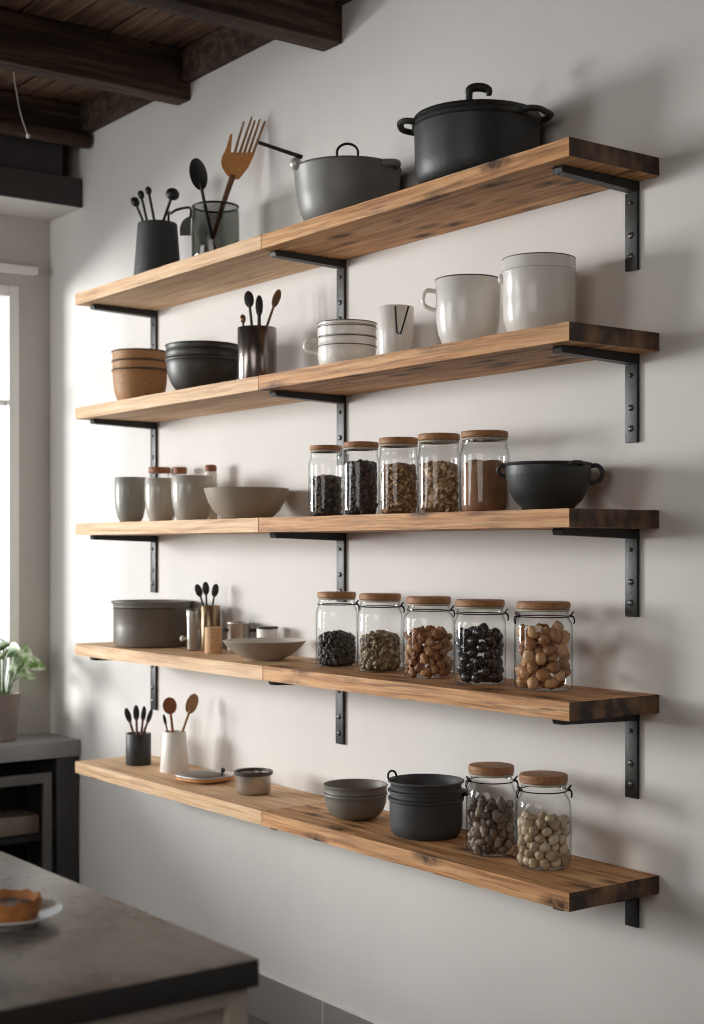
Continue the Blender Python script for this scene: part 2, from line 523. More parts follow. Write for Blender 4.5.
M['slabedge'] = stone('island_stone_edge', srgb(34, 32, 31), srgb(52, 49, 47), 0.5)
M['cab'] = simple('cabinet_paint', srgb(176, 165, 153), 0.55, var=0.04, scale=4)
M['cons'] = stone('console_stone', srgb(132, 132, 134), srgb(164, 164, 166), 0.45)
M['consdark'] = simple('console_dark', srgb(60, 59, 60), 0.6, var=0.1, scale=6)
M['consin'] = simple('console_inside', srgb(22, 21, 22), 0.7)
M['conframe'] = simple('console_frame', srgb(104, 102, 100), 0.5, 0.3)
M['tile'] = tiles('skirting_tile', srgb(140, 134, 131), srgb(190, 186, 182), 0.6, 0.6, (-1.029 + 0.6, 0.2, 0), 'xz')
M['floor'] = tiles('floor_tile', srgb(120, 114, 111), srgb(176, 172, 168), 0.6, 0.6, (0.2, 0.0, 0), 'xy')
M['ceil'] = simple('dark_boards', srgb(60, 46, 38), 0.85)
M['frame'] = simple('white_frame', srgb(236, 234, 230), 0.45, var=0.02)
M['pot'] = simple('taupe_clay', srgb(134, 122, 114), 0.7, var=0.06)
M['soil'] = simple('soil', srgb(50, 40, 32), 0.9, bump=0.5)
M['porcelain'] = simple('porcelain', srgb(236, 235, 232), 0.15, var=0.01, coat=0.4)
M['crust'] = simple('pie_crust', srgb(168, 108, 56), 0.65, var=0.35, scale=40, bump=0.5)
M['filling'] = simple('pie_filling', srgb(92, 52, 28), 0.4, var=0.35, scale=50, bump=0.5)
M['building'] = plaster('pale_render', srgb(214, 216, 220), 0.03)
M['ledge'] = simple('grey_ledge', srgb(160, 164, 170), 0.7)
M['cord'] = simple('pale_cord', srgb(190, 186, 180), 0.5)
M['powder'] = simple('cinnamon', srgb(140, 98, 66), 0.8, var=0.18, scale=30, bump=0.4)

def leaf_mat():
    m, nt, b = base_mat('variegated_leaf')
    N, L = nt.nodes.new, nt.links.new
    b.inputs['Roughness'].default_value = 0.4
    tc = N('ShaderNodeTexCoord'); nz = N('ShaderNodeTexNoise'); nz.inputs['Scale'].default_value = 30; nz.inputs['Detail'].default_value = 3
    L(tc.outputs['Object'], nz.inputs['Vector'])
    rp = N('ShaderNodeValToRGB'); e = rp.color_ramp.elements
    e[0].position, e[0].color = 0.40, srgb(104, 146, 66)
    e[1].position, e[1].color = 0.62, srgb(226, 234, 206)
    L(nz.outputs['Fac'], rp.inputs['Fac']); L(rp.outputs['Color'], b.inputs['Base Color'])
    return m
M['leaf'] = leaf_mat()
M['stem'] = simple('green_stem', srgb(96, 124, 66), 0.5)

# ------------------------------------------------------------------ the room
RX1, RY1, ZC = 6.0, -4.6, 3.005
def struct(name, bm, m, parent=None, smooth=False):
    o = obj(name, bm, m, parent, smooth=smooth)
    if parent is None: o['kind'] = 'structure'
    return o

b = BM(); box(b, (WX, RY1, -0.1), (RX1, 0, 0)); struct('floor', b, M['floor'])
b = BM(); box(b, (WX - 0.2, 0, -0.1), (RX1 + 0.1, 0.12, ZC + 0.1)); struct('wall_back', b, M['wall'])
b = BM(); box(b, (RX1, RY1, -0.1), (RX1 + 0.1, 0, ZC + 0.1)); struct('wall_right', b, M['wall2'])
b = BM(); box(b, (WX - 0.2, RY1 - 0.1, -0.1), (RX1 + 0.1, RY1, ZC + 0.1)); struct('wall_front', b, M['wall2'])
WY0, WY1, WZ0, WZ1 = -2.45, -0.129, 0.80, 2.372         # window opening
b = BM()
t0, t1 = WX - 0.16, WX
box(b, (t0, RY1, -0.1), (t1, WY0, ZC + 0.1)); box(b, (t0, WY1, -0.1), (t1, 0, ZC + 0.1))
box(b, (t0, WY0, -0.1), (t1, WY1, WZ0)); box(b, (t0, WY0, WZ1), (t1, WY1, ZC + 0.1))
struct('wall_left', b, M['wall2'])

# ceiling: planks running along the shelf wall
b = BM(); box(b, (WX, RY1, ZC + 0.01), (RX1, 0, ZC + 0.06)); struct('ceiling', b, M['ceil'])
pb = None
y = 0.0; i = 0
while y > RY1 + 0.05:
    w = 0.145
    b = BM(); box(b, (WX + 0.002, y - w + 0.006, ZC - 0.012 - 0.004 * (i % 2)), (RX1 - 0.002, y - 0.002, ZC + 0.009), 0.003)
    o = struct('trim_%d' % (i + 10), b, M['plank'])
    y -= w; i += 1
# timber plate along the top of the shelf wall
for i, (xa, xb) in enumerate(((WX + 0.01, 0.203), (0.286, 1.018), (1.110, RX1 - 0.01))):
    b = BM(); box(b, (xa, -0.035, ZC - 0.118), (xb, 0.0, ZC - 0.017), 0.004); struct('trim_%d' % (7 + i), b, M['beam'])
# two squared joists crossing from the shelf wall into the room
for (x0, x1, z0, lab) in ((0.205, 0.284, 2.831, 'dark squared ceiling joist ending above the left half of the top shelf'),
                          (1.02, 1.108, 2.783, 'dark squared ceiling joist ending highest above the middle of the shelves')):
    b = BM(); box(b, (x0, RY1 + 0.02, z0), (x1, -0.001, ZC - 0.018), 0.005)
    o = obj('ceiling_joist', b, M['beam']); tag(o, lab, 'beam')
for x0 in (1.95, 2.85, 3.75, 4.65):
    b = BM(); box(b, (x0, RY1 + 0.02, 2.80), (x0 + 0.085, -0.036, ZC - 0.018), 0.005)
    o = struct('trim_%d' % (60 + int(x0 * 10)), b, M['beam'])
# round pole beside the dark lintel
pz = onY(90, 139, -0.02)
b = BM(); tube(b, [(pz.x - 0.03, RY1 + 0.02, pz.z), (pz.x - 0.03, -0.012, pz.z)], 0.028, 14, smooth=False)
o = obj('ceiling_pole', b, M['beam'], smooth=True); tag(o, 'round dark timber pole under the ceiling above the charcoal lintel', 'pole')
# dark boards filling the gap between the pole and the ceiling
b = BM(); box(b, (pz.x - 0.085, RY1 + 0.02, pz.z + 0.034), (pz.x - 0.05, -0.037, ZC - 0.02))
struct('trim_4', b, M['beam'])
# boxed lintel over the window: pale soffit, charcoal fascia, upper charcoal box
LX = -0.492
b = BM(); box(b, (WX, RY1 + 0.02, 2.634), (LX - 0.012, -0.001, 2.72), 0.002); struct('trim_1', b, M['soffit'])
b = BM(); box(b, (LX - 0.012, RY1 + 0.02, 2.633), (LX, -0.002, 2.737), 0.003); struct('trim_2', b, M['fascia'])
uy = onX(63, 150, LX - 0.02).y
b = BM(); box(b, (WX + 0.01, RY1 + 0.02, 2.721), (LX - 0.02, uy, 2.905), 0.003); struct('trim_3', b, M['fascia'])
# white rail above the window
p = onX(37, 272, WX + 0.02)
b = BM(); box(b, (WX + 0.001, WY0 - 0.1, p.z - 0.016), (WX + 0.035, p.y, p.z + 0.016), 0.006)
struct('trim_5', b, M['frame'])
# window
wf = thing('window_1', None, None); wf['kind'] = 'structure'
b = BM()
fw = 0.04
xi, xo = WX - 0.075, WX + 0.012
box(b, (xi, WY1 - fw, WZ0), (xo, WY1, WZ1), 0.004); box(b, (xi, WY0, WZ0), (xo, WY0 + fw, WZ1), 0.004)
box(b, (xi, WY0 + fw + .0005, WZ1 - fw), (xo - .001, WY1 - fw - .0005, WZ1 - .0005), 0.003); box(b, (xi, WY0 + fw + .0005, WZ0 + .0005), (xo - .001, WY1 - fw - .0005, WZ0 + fw), 0.003)
for yy in (-0.92, -1.70): box(b, (xi, yy - 0.02, WZ0 + fw + .0005), (xo - 0.02, yy + 0.02, WZ1 - fw - .0005), 0.004)
zt = onX(0, 402, WX).z
box(b, (xi + 0.02, WY0 + fw, zt - 0.010), (xo - 0.025, WY1 - fw, zt + 0.010), 0.003)
obj('window_frame', b, M['frame'], wf)
b = BM(); box(b, (WX - 0.045, WY0 + fw, WZ0 + fw), (WX - 0.041, WY1 - fw, WZ1 - fw)); obj('window_pane', b, M['pane'], wf)
b = BM(); box(b, (WX - 0.02, WY0 - 0.03, WZ0 - 0.03), (WX + 0.02, WY1 - 0.002, WZ0), 0.004); obj('window_sill', b, M['frame'], wf)
# neighbouring building outside
hb = thing('outside_building', 'pale building with grey ledges outside the window', 'building', (-7, 1.5, 0))
b = BM(); box(b, (-1.0, -9, -3), (0, 6, 3.6)); obj('facade', b, M['building'], hb, smooth=False)
for z in (0.2, 1.25, 2.55):
    b = BM(); box(b, (0, -9, z), (0.25, 6, z + 0.22)); obj('ledge', b, M['ledge'], hb, smooth=False)
# tiled skirting with a pale sealant line
b = BM(); box(b, (WX + 0.002, -0.012, 0.0), (RX1 - 0.002, -0.0005, 0.132), 0.001); struct('baseboard_back', b, M['tile'])
b = BM(); box(b, (WX + 0.002, -0.010, 0.1325), (RX1 - 0.002, -0.0005, 0.138), 0.001); struct('trim_6', b, M['frame'])

# cord hanging from the joist
c0 = onY(14, 70, -0.55)
pts = [onY(14, 72, -0.55), onY(17, 95, -0.55), onY(21, 115, -0.55), onY(28, 136, -0.55)]
t = thing('hanging_cord', 'thin pale cord dangling from the dark ceiling at the left', 'cord', pts[0])
top = Vector((pts[0].x - 0.0, pts[0].y, ZC - 0.02))
b = BM(); tube(b, [q - pts[0] for q in [top] + pts], 0.0022, 8); obj('cord', b, M['cord'], t)
b = BM(); blob(b, pts[-1] - pts[0], ((1,0,0),(0,1,0),(0,0,1)), (0.006, 0.006, 0.008)); obj('end_bead', b, M['frame'], t)

# ------------------------------------------------------------------ shelves
ORD = ['top', 'second', 'third', 'fourth', 'bottom']
SEAM = [1.110, 1.097, 1.097, 1.119, 1.114]
def board(x0, x1, tier, right):
    b = BM()
    nx = int((x1 - x0) / 0.022)
    sec = [(-DEP, -THK), (-DEP, -THK * 0.5), (-DEP, 0), (-DEP * 0.66, 0), (-DEP * 0.33, 0), (-0.0015, 0), (-0.0015, -THK), (-DEP * 0.33, -THK), (-DEP * 0.66, -THK)]
    rows = []
    for i in range(nx + 1):
        x = (x1 - x0) * i / nx
        row = []
        for (yy, zz) in sec:
            s = Vector((x * 9 + tier * 5 + right * 31, yy * 20, zz * 40))
            d = noise.noise(s) * 0.0016 + noise.noise(s * 3) * 0.0007
            fy = yy
            if yy < -DEP + 0.001: fy = yy + abs(d) * 1.3
            fz = zz
            if yy <= -DEP * 0.3 and zz < -0.03: fz = zz + abs(d) * 0.9
            if yy < -DEP + 0.001 and zz > -0.001: fz = zz - abs(d) * 0.6
            row.append(b.verts.new((x, fy, fz)))
        rows.append(row)
    m = len(sec)
    for i in range(nx):
        for k in range(m):
            b.faces.new((rows[i][k], rows[i+1][k], rows[i+1][(k+1) % m], rows[i][(k+1) % m]))
    f0 = b.faces.new(rows[0]); f1 = b.faces.new(rows[-1][::-1])
    if right: f1.material_index = 1
    es = [e for e in b.edges if len(e.link_faces) == 2 and e.calc_face_angle(0) > 0.9]
    bmesh.ops.bevel(b, geom=es, offset=0.0022, segments=2, affect='EDGES')
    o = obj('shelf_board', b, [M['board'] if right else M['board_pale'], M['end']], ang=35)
    o.location = (x0, 0, TIER[tier])
    side = 'right' if right else 'left'
    extra = ' with a dark end grain' if right else ' ending nearest the window'
    tag(o, 'rough oak board, %s half of the %s shelf,%s' % (side, ORD[tier], extra), 'shelf')
    return o
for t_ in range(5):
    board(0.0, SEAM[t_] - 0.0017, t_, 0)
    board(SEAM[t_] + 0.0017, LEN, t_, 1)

def make_bracket(leg, lab, x, z):
    t = thing('shelf_bracket', lab, 'bracket', (x + 0.006, 0, z))
    w, AL = 0.017, 0.231
    # arm: flat bar tapering towards its tip
    b = BM()
    out = [(-0.0005, -0.0005), (-AL, -0.0005), (-AL - 0.004, -0.006), (-AL, -0.0150), (-0.012, -0.022), (-0.0005, -0.022)]
    a1 = [b.verts.new((-0.010, y, zz)) for y, zz in out]; a2 = [b.verts.new((w, y, zz)) for y, zz in out]
    b.faces.new(a1); b.faces.new(a2[::-1])
    for i in range(len(out)):
        j = (i + 1) % len(out); b.faces.new((a1[i], a2[i], a2[j], a1[j]))
    obj('arm', b, M['iron'], t, smooth=False)
    b = BM(); box(b, (-w, -0.0095, -leg), (w, -0.0006, -0.022), 0.0012); pl = obj('wall_leg', b, M['iron'], t)
    zs = [-0.045, -leg + 0.075, -leg + 0.03] if leg > 0.12 else []
    for k, q in enumerate(zs):
        b = BM()
        r = 0.0072 if k else 0.005
        lathe(b, [(0, 0.0045), (r * 0.6, 0.004), (r * 0.95, 0.002), (r, 0.0)], 14)
        s = obj('screw', b, M['screw'], pl); s.location = (0, -0.0095, q); s.rotation_euler = (PI / 2, 0, 0)
    b = BM(); lathe(b, [(0, -0.003), (0.004, -0.0025), (0.0048, 0), (0.0048, 0.001)], 12)
    s = obj('screw', b, M['screw'], t); s.location = (0.003, -AL + 0.012, -0.0135)
    return t
for t_ in range(5):
    for (x, wh) in ((0.042, 'left end'), (1.103, 'middle'), (2.168, 'right end')):
        if t_ == 3 and wh == 'middle': x = 1.098
        leg = 0.084 if t_ == 4 else 0.19
        make_bracket(leg, 'black iron %sbracket under the %s of the %s shelf' % ('short ' if t_ == 4 else '', wh, ORD[t_]), x, TIER[t_] - THK)

# ------------------------------------------------------------------ vessel helpers
def vessel(prof, th, floor=None):
    """outer (r, z) profile bottom->rim plus an inner wall th thick"""
    inner = []
    z0 = prof[0][1] + (floor or th)
    for (r, z) in reversed(prof):
        if r - th > 0.001 and z >= z0: inner.append((r - th, z))
    last = inner[-1]
    if last[1] > z0 + 1e-4: inner.append((last[0] * 0.97, z0))
    inner.append((0, z0))
    top = prof[-1]
    return [(0, prof[0][1])] + list(prof) + [(top[0] - th * 0.3, top[1] + th * 0.4), (top[0] - th * 0.8, top[1] + th * 0.35)] + inner

def spin(name, prof, mat, parent, n=56, z=0, label=None, **kw):
    b = BM(); lathe(b, prof, n, **kw)
    o = obj(name, b, mat, parent, label); o.location.z = z
    return o

def arc(p0, p1, bulge, n=9):
    """points on a bowed curve from p0 to p1"""
    p0, p1, bulge = Vector(p0), Vector(p1), Vector(bulge)
    return [p0.lerp(p1, i / (n - 1)) + bulge * math.sin(PI * i / (n - 1)) ** 0.75 for i in range(n)]

CAM = Vector((CX, CY, CZ))
def facing(p):
    d = CAM - Vector(p); d.z = 0
    return d.normalized()

EV = Vector((RX, RY, 0))
def fp(uc, d, u, v, tw=0.0):
    """point on the upright plane that faces the viewer through the axis at uc, tw metres nearer"""
    p = onY(uc, 500, -d)
    k = depth(p) / F
    q = Vector((p.x, -d, 0)) + EV * (u - uc) * k + facing((p.x, -d, 0)) * tw
    return Vector((q.x, q.y, hgt(v, k)))

def utensil(name, lab, cat, mat, head_mat, foot, head_uv, d, hw, hh, rad, kind='spoon', group=None, taper=0.8, bend=None):
    """a spoon standing in a vessel: foot is the world point at the bottom, head given by its position d off the wall"""
    uc, fu, tw, fz = foot
    hd = fp(uc, d, head_uv[0], head_uv[1], tw)
    k = depth(hd) / F
    foot = fp(uc, d, fu, 500, tw); foot.z = fz
    hd = hd - foot
    n = facing(foot)
    ax = hd.normalized()
    side = ax.cross(n).normalized()
    nn = side.cross(ax)
    if nn.dot(n) < 0: nn = -nn
    t = thing(name, lab, cat, foot, 0, group)
    b = BM()
    neck = hd - ax * (hh * k * 0.85)
    ctrl = [Vector((0, 0, 0)), neck * 0.5 + (Vector(bend) if bend else Vector()), neck, neck + ax * hh * k * 0.4]
    tube(b, ctrl, [rad, rad * 0.95, rad * taper, rad * taper * 0.6], 9)
    obj('handle', b, mat, t)
    b = BM()
    if kind == 'spoon': blob(b, hd, (ax, side, nn), (hh * k, hw * k, max(0.005, hw * k * 0.45)), 18, 12, cup=0.35)
    elif kind == 'flat': blob(b, hd, (ax, side, nn), (hh * k, hw * k, 0.0035), 16, 10)
    else: blob(b, hd, (ax, side, nn), (hh * k, hw * k, hw * k * 0.8), 16, 10)
    obj('spoon_bowl' if kind == 'spoon' else 'head', b, head_mat, t)
    return t

# ------------------------------------------------------------------ TOP SHELF
z = TIER[0]
# charcoal utensil cup
x, k = spot(157.5, 0.13)
h = hgt(224.5, k) - z
t = thing('utensil_cup', 'charcoal tapered cup with fine ribs holding small black spoons, left on the top shelf', 'cup', (x, -0.13, z))
rb, rt = 24.2 * k, 19.6 * k
pr = [(rb * 0.96, 0), (rb, 0.004)]
for i in range(1, 24):
    f = i / 24
    pr.append((rb + (rt - rb) * f + (0.0006 if i % 2 else 0), h * f))
pr.append((rt, h))
spin('cup_body', vessel(pr, 0.005), M['charcoal'], t)
CUP1 = Vector((x, -0.13, z + 0.008))
for (u, v, hw, hh, fu, tw, lab) in ((135, 200.5, 4.4, 5.2, 168, -0.018, 'black measuring spoon leaning furthest left in the charcoal cup'),
                               (141, 194.5, 3.4, 4.5, 161, -0.004, 'black small spoon second from the left in the charcoal cup'),
                               (148.5, 191.5, 3.3, 4.2, 166, 0.012, 'thin black spoon with the smallest tip, upright in the charcoal cup'),
                               (172.5, 196.5, 7, 6.2, 143, 0.03, 'black round-headed spoon leaning right in the charcoal cup')):
    utensil('measuring_spoon', lab, 'spoon', M['black'], M['black'], (157.5, fu, tw, z + 0.008), (u, v), 0.13, hw, hh, 0.0052, 'ball', 'small black spoons in the charcoal cup')
# bent-handled spatula reaching from the cup to the smoked jar
a0 = fp(157.5, 0.13, 173, 500, -0.02); a0.z = z + 0.009
t = thing('bent_spatula', 'black spatula with hooked handle and grey rounded blade between charcoal cup and smoked jar', 'spatula', a0)
A = lambda u, v: fp(172, 0.13, u, v, -0.03) - a0
pts = [Vector((0, 0, 0))] + [fp(157.5, 0.13, 168.5, 217, -0.024) - a0, A(171.5, 211), A(177, 207.5), A(187, 205.3), A(191, 207), A(190.5, 216)]
b = BM(); tube(b, pts, 0.0042, 9); obj('handle', b, M['black'], t)
q0 = fp(172, 0.13, 191, 233.5, -0.03)
kq = depth(q0) / F
out = [(0, 0), (-11 * kq, 0)] + [(-11 * kq * math.cos(PI / 2 * i / 10), 5 * kq + 14 * kq * math.sin(PI / 2 * i / 10)) for i in range(11)]
b = BM(); prism(b, out, -0.002, 0.002); bl = obj('blade', b, M['grey'], t, 'grey rounded blade', smooth=False); bl.location = q0 - a0; bl.rotation_euler.z = math.atan2(RY, RX)
# smoked glass jar
x, k = spot(215.5, 0.13)
h = hgt(207, k) - z
r = 23.5 * k
t = thing('smoked_glass_jar', 'smoked glass jar with black rim holding black spoon and wooden fork', 'jar', (x, -0.13, z))
spin('glass_body', vessel([(r * 0.82, 0), (r * 0.93, 0.006), (r, 0.022), (r * 1.02, h * 0.5), (r, h * 0.9), (r * 0.97, h)], 0.004, 0.008), M['smoke'], t)
b = BM(); tube(b, ring_pts((0, 0, h), r * 0.96, 48), 0.0032, 8, closed=True); obj('rim', b, M['blackpl'], t, 'black rim')
JB = Vector((x, -0.13, z + 0.014))
utensil('serving_spoon', 'large black serving spoon standing in the smoked glass jar', 'spoon', M['black'], M['black'], (215.5, 217, 0.016, z + 0.012), (198.5, 175.5), 0.13, 8.8, 16.5, 0.0062, 'spoon')
# wooden fork
f0 = fp(215.5, 0.13, 205, 500, -0.014); f0.z = z + 0.014
t = thing('salad_fork', 'big wooden fork with five thin tines standing in smoked jar', 'fork', f0)
G = lambda u, v: fp(215.5, 0.13, u, v, -0.014) - f0
b = BM(); tube(b, [Vector(), G(222, 207), G(233, 174)], [0.0065, 0.0075, 0.0095], 10); obj('handle', b, M['brownwood'], t, 'darker walnut handle')
n = facing(f0)
b = BM()
def slab_rows(rows):
    L_ = []
    for (ua, ub, v) in rows:
        bow = n * 0.004
        L_.append([b.verts.new(G(ua, v) + bow), b.verts.new(G(ub, v) + bow), b.verts.new(G(ub, v) - bow), b.verts.new(G(ua, v) - bow)])
    for p_, q_ in zip(L_, L_[1:]):
        for i in range(4): b.faces.new((p_[i], p_[(i+1) % 4], q_[(i+1) % 4], q_[i]))
    b.faces.new(L_[0]); b.faces.new(L_[-1][::-1])
slab_rows([(231, 238.5, 178), (228, 241.5, 175), (224.5, 245, 170.5), (222, 248.5, 166), (221, 251, 161), (222, 253.2, 156), (224.2, 254.5, 151.3)])
slab_rows([(224.4, 231, 151.2), (226.5, 231.4, 146), (228.6, 232, 139), (229.8, 232.4, 134), (230.5, 232, 133)])
obj('head', b, M['utwood'], t, ang=50)
for (u0, v0, u1, v1) in ((234, 154, 244, 120), (239, 154, 252, 115.5), (243.5, 154, 255, 119), (248, 154, 260, 118), (252, 155, 265, 120)):
    b = BM(); tube(b, [G(u0, v0), G(u1, v1)], [0.0046, 0.003], 8, smooth=False); obj('tine', b, M['utwood2'], t)
# grey saucepan
x, k = spot(347.5, 0.14)
h = hgt(171.5, k) - z
r = 53.5 * k
t = thing('saucepan', 'grey lidded saucepan with long thin black handle on top shelf', 'pan', (x, -0.14, z))
pr = [(r * 0.72, 0), (r * 0.80, 0.008), (r * 0.89, 0.036), (r * 0.96, 0.078), (r, h - 0.004), (r * 1.015, h)]
spin('pan_body', vessel(pr, 0.004), M['greymetal'], t, 72)
lid = spin('lid', [(0, 0.012), (r * 0.5, 0.010), (r * 0.9, 0.005), (r * 1.0, 0.0045), (r * 1.01, 0.0025), (r * 0.99, 0.0018), (0, 0.0018)], M['greymetal'], t, 72, h)
kk = k
e = Vector((RX, RY, 0))
lift = hgt(143, k) - z - h - 0.01
b = BM(); lp = [-e * 10.5 * kk + Vector((0, 0, 0.008))] + [-e * 10.5 * kk * math.cos(PI * i / 14) + Vector((0, 0, lift + 0.008 - 10.5 * kk * 0.85 + 10.5 * kk * 0.85 * math.sin(PI * i / 14))) for i in range(15)] + [e * 10.5 * kk + Vector((0, 0, 0.008))]
tube(b, lp, 0.0034, 10)
obj('loop_handle', b, M['iron'], lid, 'dark wire loop')
p0 = Vector((x, -0.14, z))
ho = fp(347.5, 0.14, 303, 162.5, 0.05) - p0; h1 = fp(347.5, 0.14, 260, 148, 0.05) - p0
b = BM(); tube(b, [ho, ho.lerp(h1, .5), h1], [0.007, 0.0062, 0.0058], 10, flat=0.8, up=(0, 0, 1)); obj('long_handle', b, M['iron'], t, 'long thin black handle')
hk = fp(347.5, 0.14, 296.5, 169, 0.05) - p0
b = BM(); blob(b, hk, (facing(p0), e, (0, 0, 1)), (0.014, 0.016, 0.016)); obj('handle_mount', b, M['steel'], t, 'bright steel handle mount')
a = (EV + facing(p0) * 0.8).normalized(); s = Vector((-a.y, a.x, 0))
b = BM(); tube(b, arc(a * r * 0.97 - s * 0.026 + Vector((0, 0, h - .004)), a * r * 0.97 + s * 0.026 + Vector((0, 0, h - .004)), a * 0.026, 11), 0.007, 10, flat=1.3, up=(0, 0, 1)); obj('lug_handle', b, M['greymetal'], t)
# black dutch oven
x, k = spot(477, 0.14)
r = 63 * k
h = hgt(124.5, k) - z
t = thing('dutch_oven', 'large black cast iron pot with lid on the right of top shelf', 'pot', (x, -0.14, z))
pr = [(r * 0.80, 0), (r * 0.88, 0.004), (r * 0.95, 0.02), (r * 0.985, 0.05), (r, h - 0.012), (r * 1.035, h - 0.008), (r * 1.035, h)]
spin('pot_body', vessel(pr, 0.006), M['cast'], t, 80)
lid = spin('lid', [(0, 0.030), (r * 0.3, 0.029), (r * 0.7, 0.022), (r * 0.92, 0.0165), (r * 1.0, 0.014), (r * 1.02, 0.008), (r * 1.02, 0.0035), (r * 0.98, 0.003), (0, 0.003)], M['castdark'], t, 80, h)
e = Vector((RX, RY, 0))
b = BM()
kt = hgt(87.5, k) - z - h
tube(b, [-e * 0.018 + Vector((0, 0, 0.026)), -e * 0.018 + Vector((0, 0, kt - 0.018)), -e * 0.017 + Vector((0, 0, kt - 0.006)), -e * 0.006 + Vector((0, 0, kt)), e * 0.012 + Vector((0, 0, kt)), e * 0.026 + Vector((0, 0, kt - 0.006)), e * 0.027 + Vector((0, 0, kt - 0.018))], [0.008, 0.008, 0.0095, 0.010, 0.0105, 0.0095, 0.006], 12)
obj('lid_handle', b, M['castdark'], lid)
for ang, zz in ((math.atan2(RY, RX) - 0.62, h - 0.004), (math.atan2(RY, RX) + PI - 0.1, h - 0.003)):
    a = Vector((math.cos(ang), math.sin(ang), 0)); s = Vector((-a.y, a.x, 0))
    b = BM()
    tube(b, [a * r * 0.97 - s * 0.045 + Vector((0, 0, zz)), a * (r + 0.014) - s * 0.045 + Vector((0, 0, zz + .003)), a * (r + 0.029) - s * 0.028 + Vector((0, 0, zz + .004)), a * (r + 0.031) + Vector((0, 0, zz + .004)), a * (r + 0.029) + s * 0.028 + Vector((0, 0, zz + .004)), a * (r + 0.014) + s * 0.045 + Vector((0, 0, zz + .003)), a * r * 0.97 + s * 0.045 + Vector((0, 0, zz))], [0.009, 0.0085, 0.008, 0.008, 0.008, 0.0085, 0.009], 10, flat=0.85, up=(0, 0, 1))
    obj('side_handle', b, M['cast'], t)

# ------------------------------------------------------------------ SECOND SHELF
z = TIER[1]
def bowl_prof(r, h, rb, rim=0.0, lip=0.0):
    pr = [(rb * 0.9, 0), (rb, 0.002)]
    for i in range(1, 11):
        f = i / 10
        pr.append((rb + (r - rb) * math.sin(f * PI / 2) ** 0.85, 0.002 + (h - 0.002) * (1 - math.cos(f * PI / 2)) ** 0.9))
    if lip: pr += [(r + lip, h - 0.004), (r + lip, h)]
    return pr
# stacks: (names, centre, d, rims as px above) -> nested bowls, each its own thing
def bowl_stack(name, cat, labs, u, d, hw, v_rims, zb, mat, rb, lip, group, step_in=0.0, rim_mat=None):
    x, k = spot(u, d)
    r = hw * k
    tops = [hgt(v, k) for v in v_rims]          # bottom bowl first
    h0 = tops[0] - zb
    for i, (zt, lab) in enumerate(zip(tops, labs)):
        t = thing(name, lab, cat, (x, -d, zt - h0), 0, group)
        rr = r * (1 - 0.012 * i) if step_in else r
        pr = bowl_prof(rr * 0.985, h0, rr * rb, lip=0)
        # straight shoulder under a small rolled lip
        pr = pr[:-1] + [(rr * 0.985, h0 - lip), (rr * 1.01, h0 - lip * 0.8), (rr * 1.015, h0 - 0.001)]
        # wall must be thin enough to nest
        o = spin('bowl_body', vessel(pr, 0.0035), mat, t, 64)
        if rim_mat:
            b = BM(); tube(b, ring_pts((0, 0, h0), rr * 1.008, 56), 0.0026, 8, closed=True); obj('rim', b, rim_mat, t, 'dark rim')
    return x, k

def nested(name, cat, labs, u, d, hw, v_rims, zb, mat, rb, group, rim_mat=None, lipw=0.012):
    """nested bowls whose visible bands sit one above the other; the upper ones drop inside the lower"""
    x, k = spot(u, d)
    r = hw * k
    tops = [hgt(v, k) for v in v_rims]
    for i, (zt, lab) in enumerate(zip(tops, labs)):
        zbase = zb if i == 0 else tops[i - 1]
        band = zt - zbase
        lift = 0.0032 if i else 0.0
        band -= lift
        t = thing(name, lab, cat, (x, -d, zbase + lift), 0, group)
        b = BM()
        if i == 0:
            h = band
            pr = bowl_prof(r * 0.97, h - 0.008, r * rb) + [(r * 0.985, h - 0.006), (r * 1.005, h - 0.003), (r * 1.005, h)]
            prof = vessel(pr, 0.005)
        else:
            # outer band rests on the rim below, the bowl itself hangs inside it
            ri = r * 0.955
            outer = [(ri * 0.5, -0.034), (ri * 0.78, -0.026), (ri * 0.92, -0.012), (ri * 0.965, 0.0008), (r * 0.985, 0.0012), (r * 0.975, band * 0.45), (r * 0.985, band - 0.004), (r * 1.008, band - 0.002), (r * 1.008, band)]
            prof = [(0, -0.034)] + outer + [(r * 0.99, band + 0.001), (r * 0.955, band), (ri * 0.94, band * 0.5), (ri * 0.9, -0.006), (ri * 0.74, -0.02), (ri * 0.48, -0.029), (0, -0.029)]
        lathe(b, prof, 64)
        obj('bowl_body', b, mat, t)
        if rim_mat and (i < len(tops)):
            b = BM(); tube(b, ring_pts((0, 0, band), r * 1.0, 56), 0.0022, 8, closed=True); obj('rim', b, rim_mat, t, 'dark rim')
    return x, k, r, tops

nested('wooden_bowl', 'bowl', ['tan wooden bowl, lowest in the stack on the second shelf', 'tan wooden bowl, middle of the stack on the second shelf', 'tan wooden bowl, topmost of the stack on the second shelf'],
       140, 0.13, 27.8, (371.5, 362.5, 352.5), z, M['bowlwood'], 0.62, 'stacked wooden bowls', M['darkbowl'])
nested('dark_bowl', 'bowl', ['brown black bowl, lowest in the dark stack on second shelf', 'brown black bowl, middle of the dark stack on second shelf', 'brown black bowl, topmost of the dark stack on second shelf'],
       203, 0.135, 37.6, (360.5, 353, 346), z, M['darkbowl'], 0.46, 'stacked dark bowls')
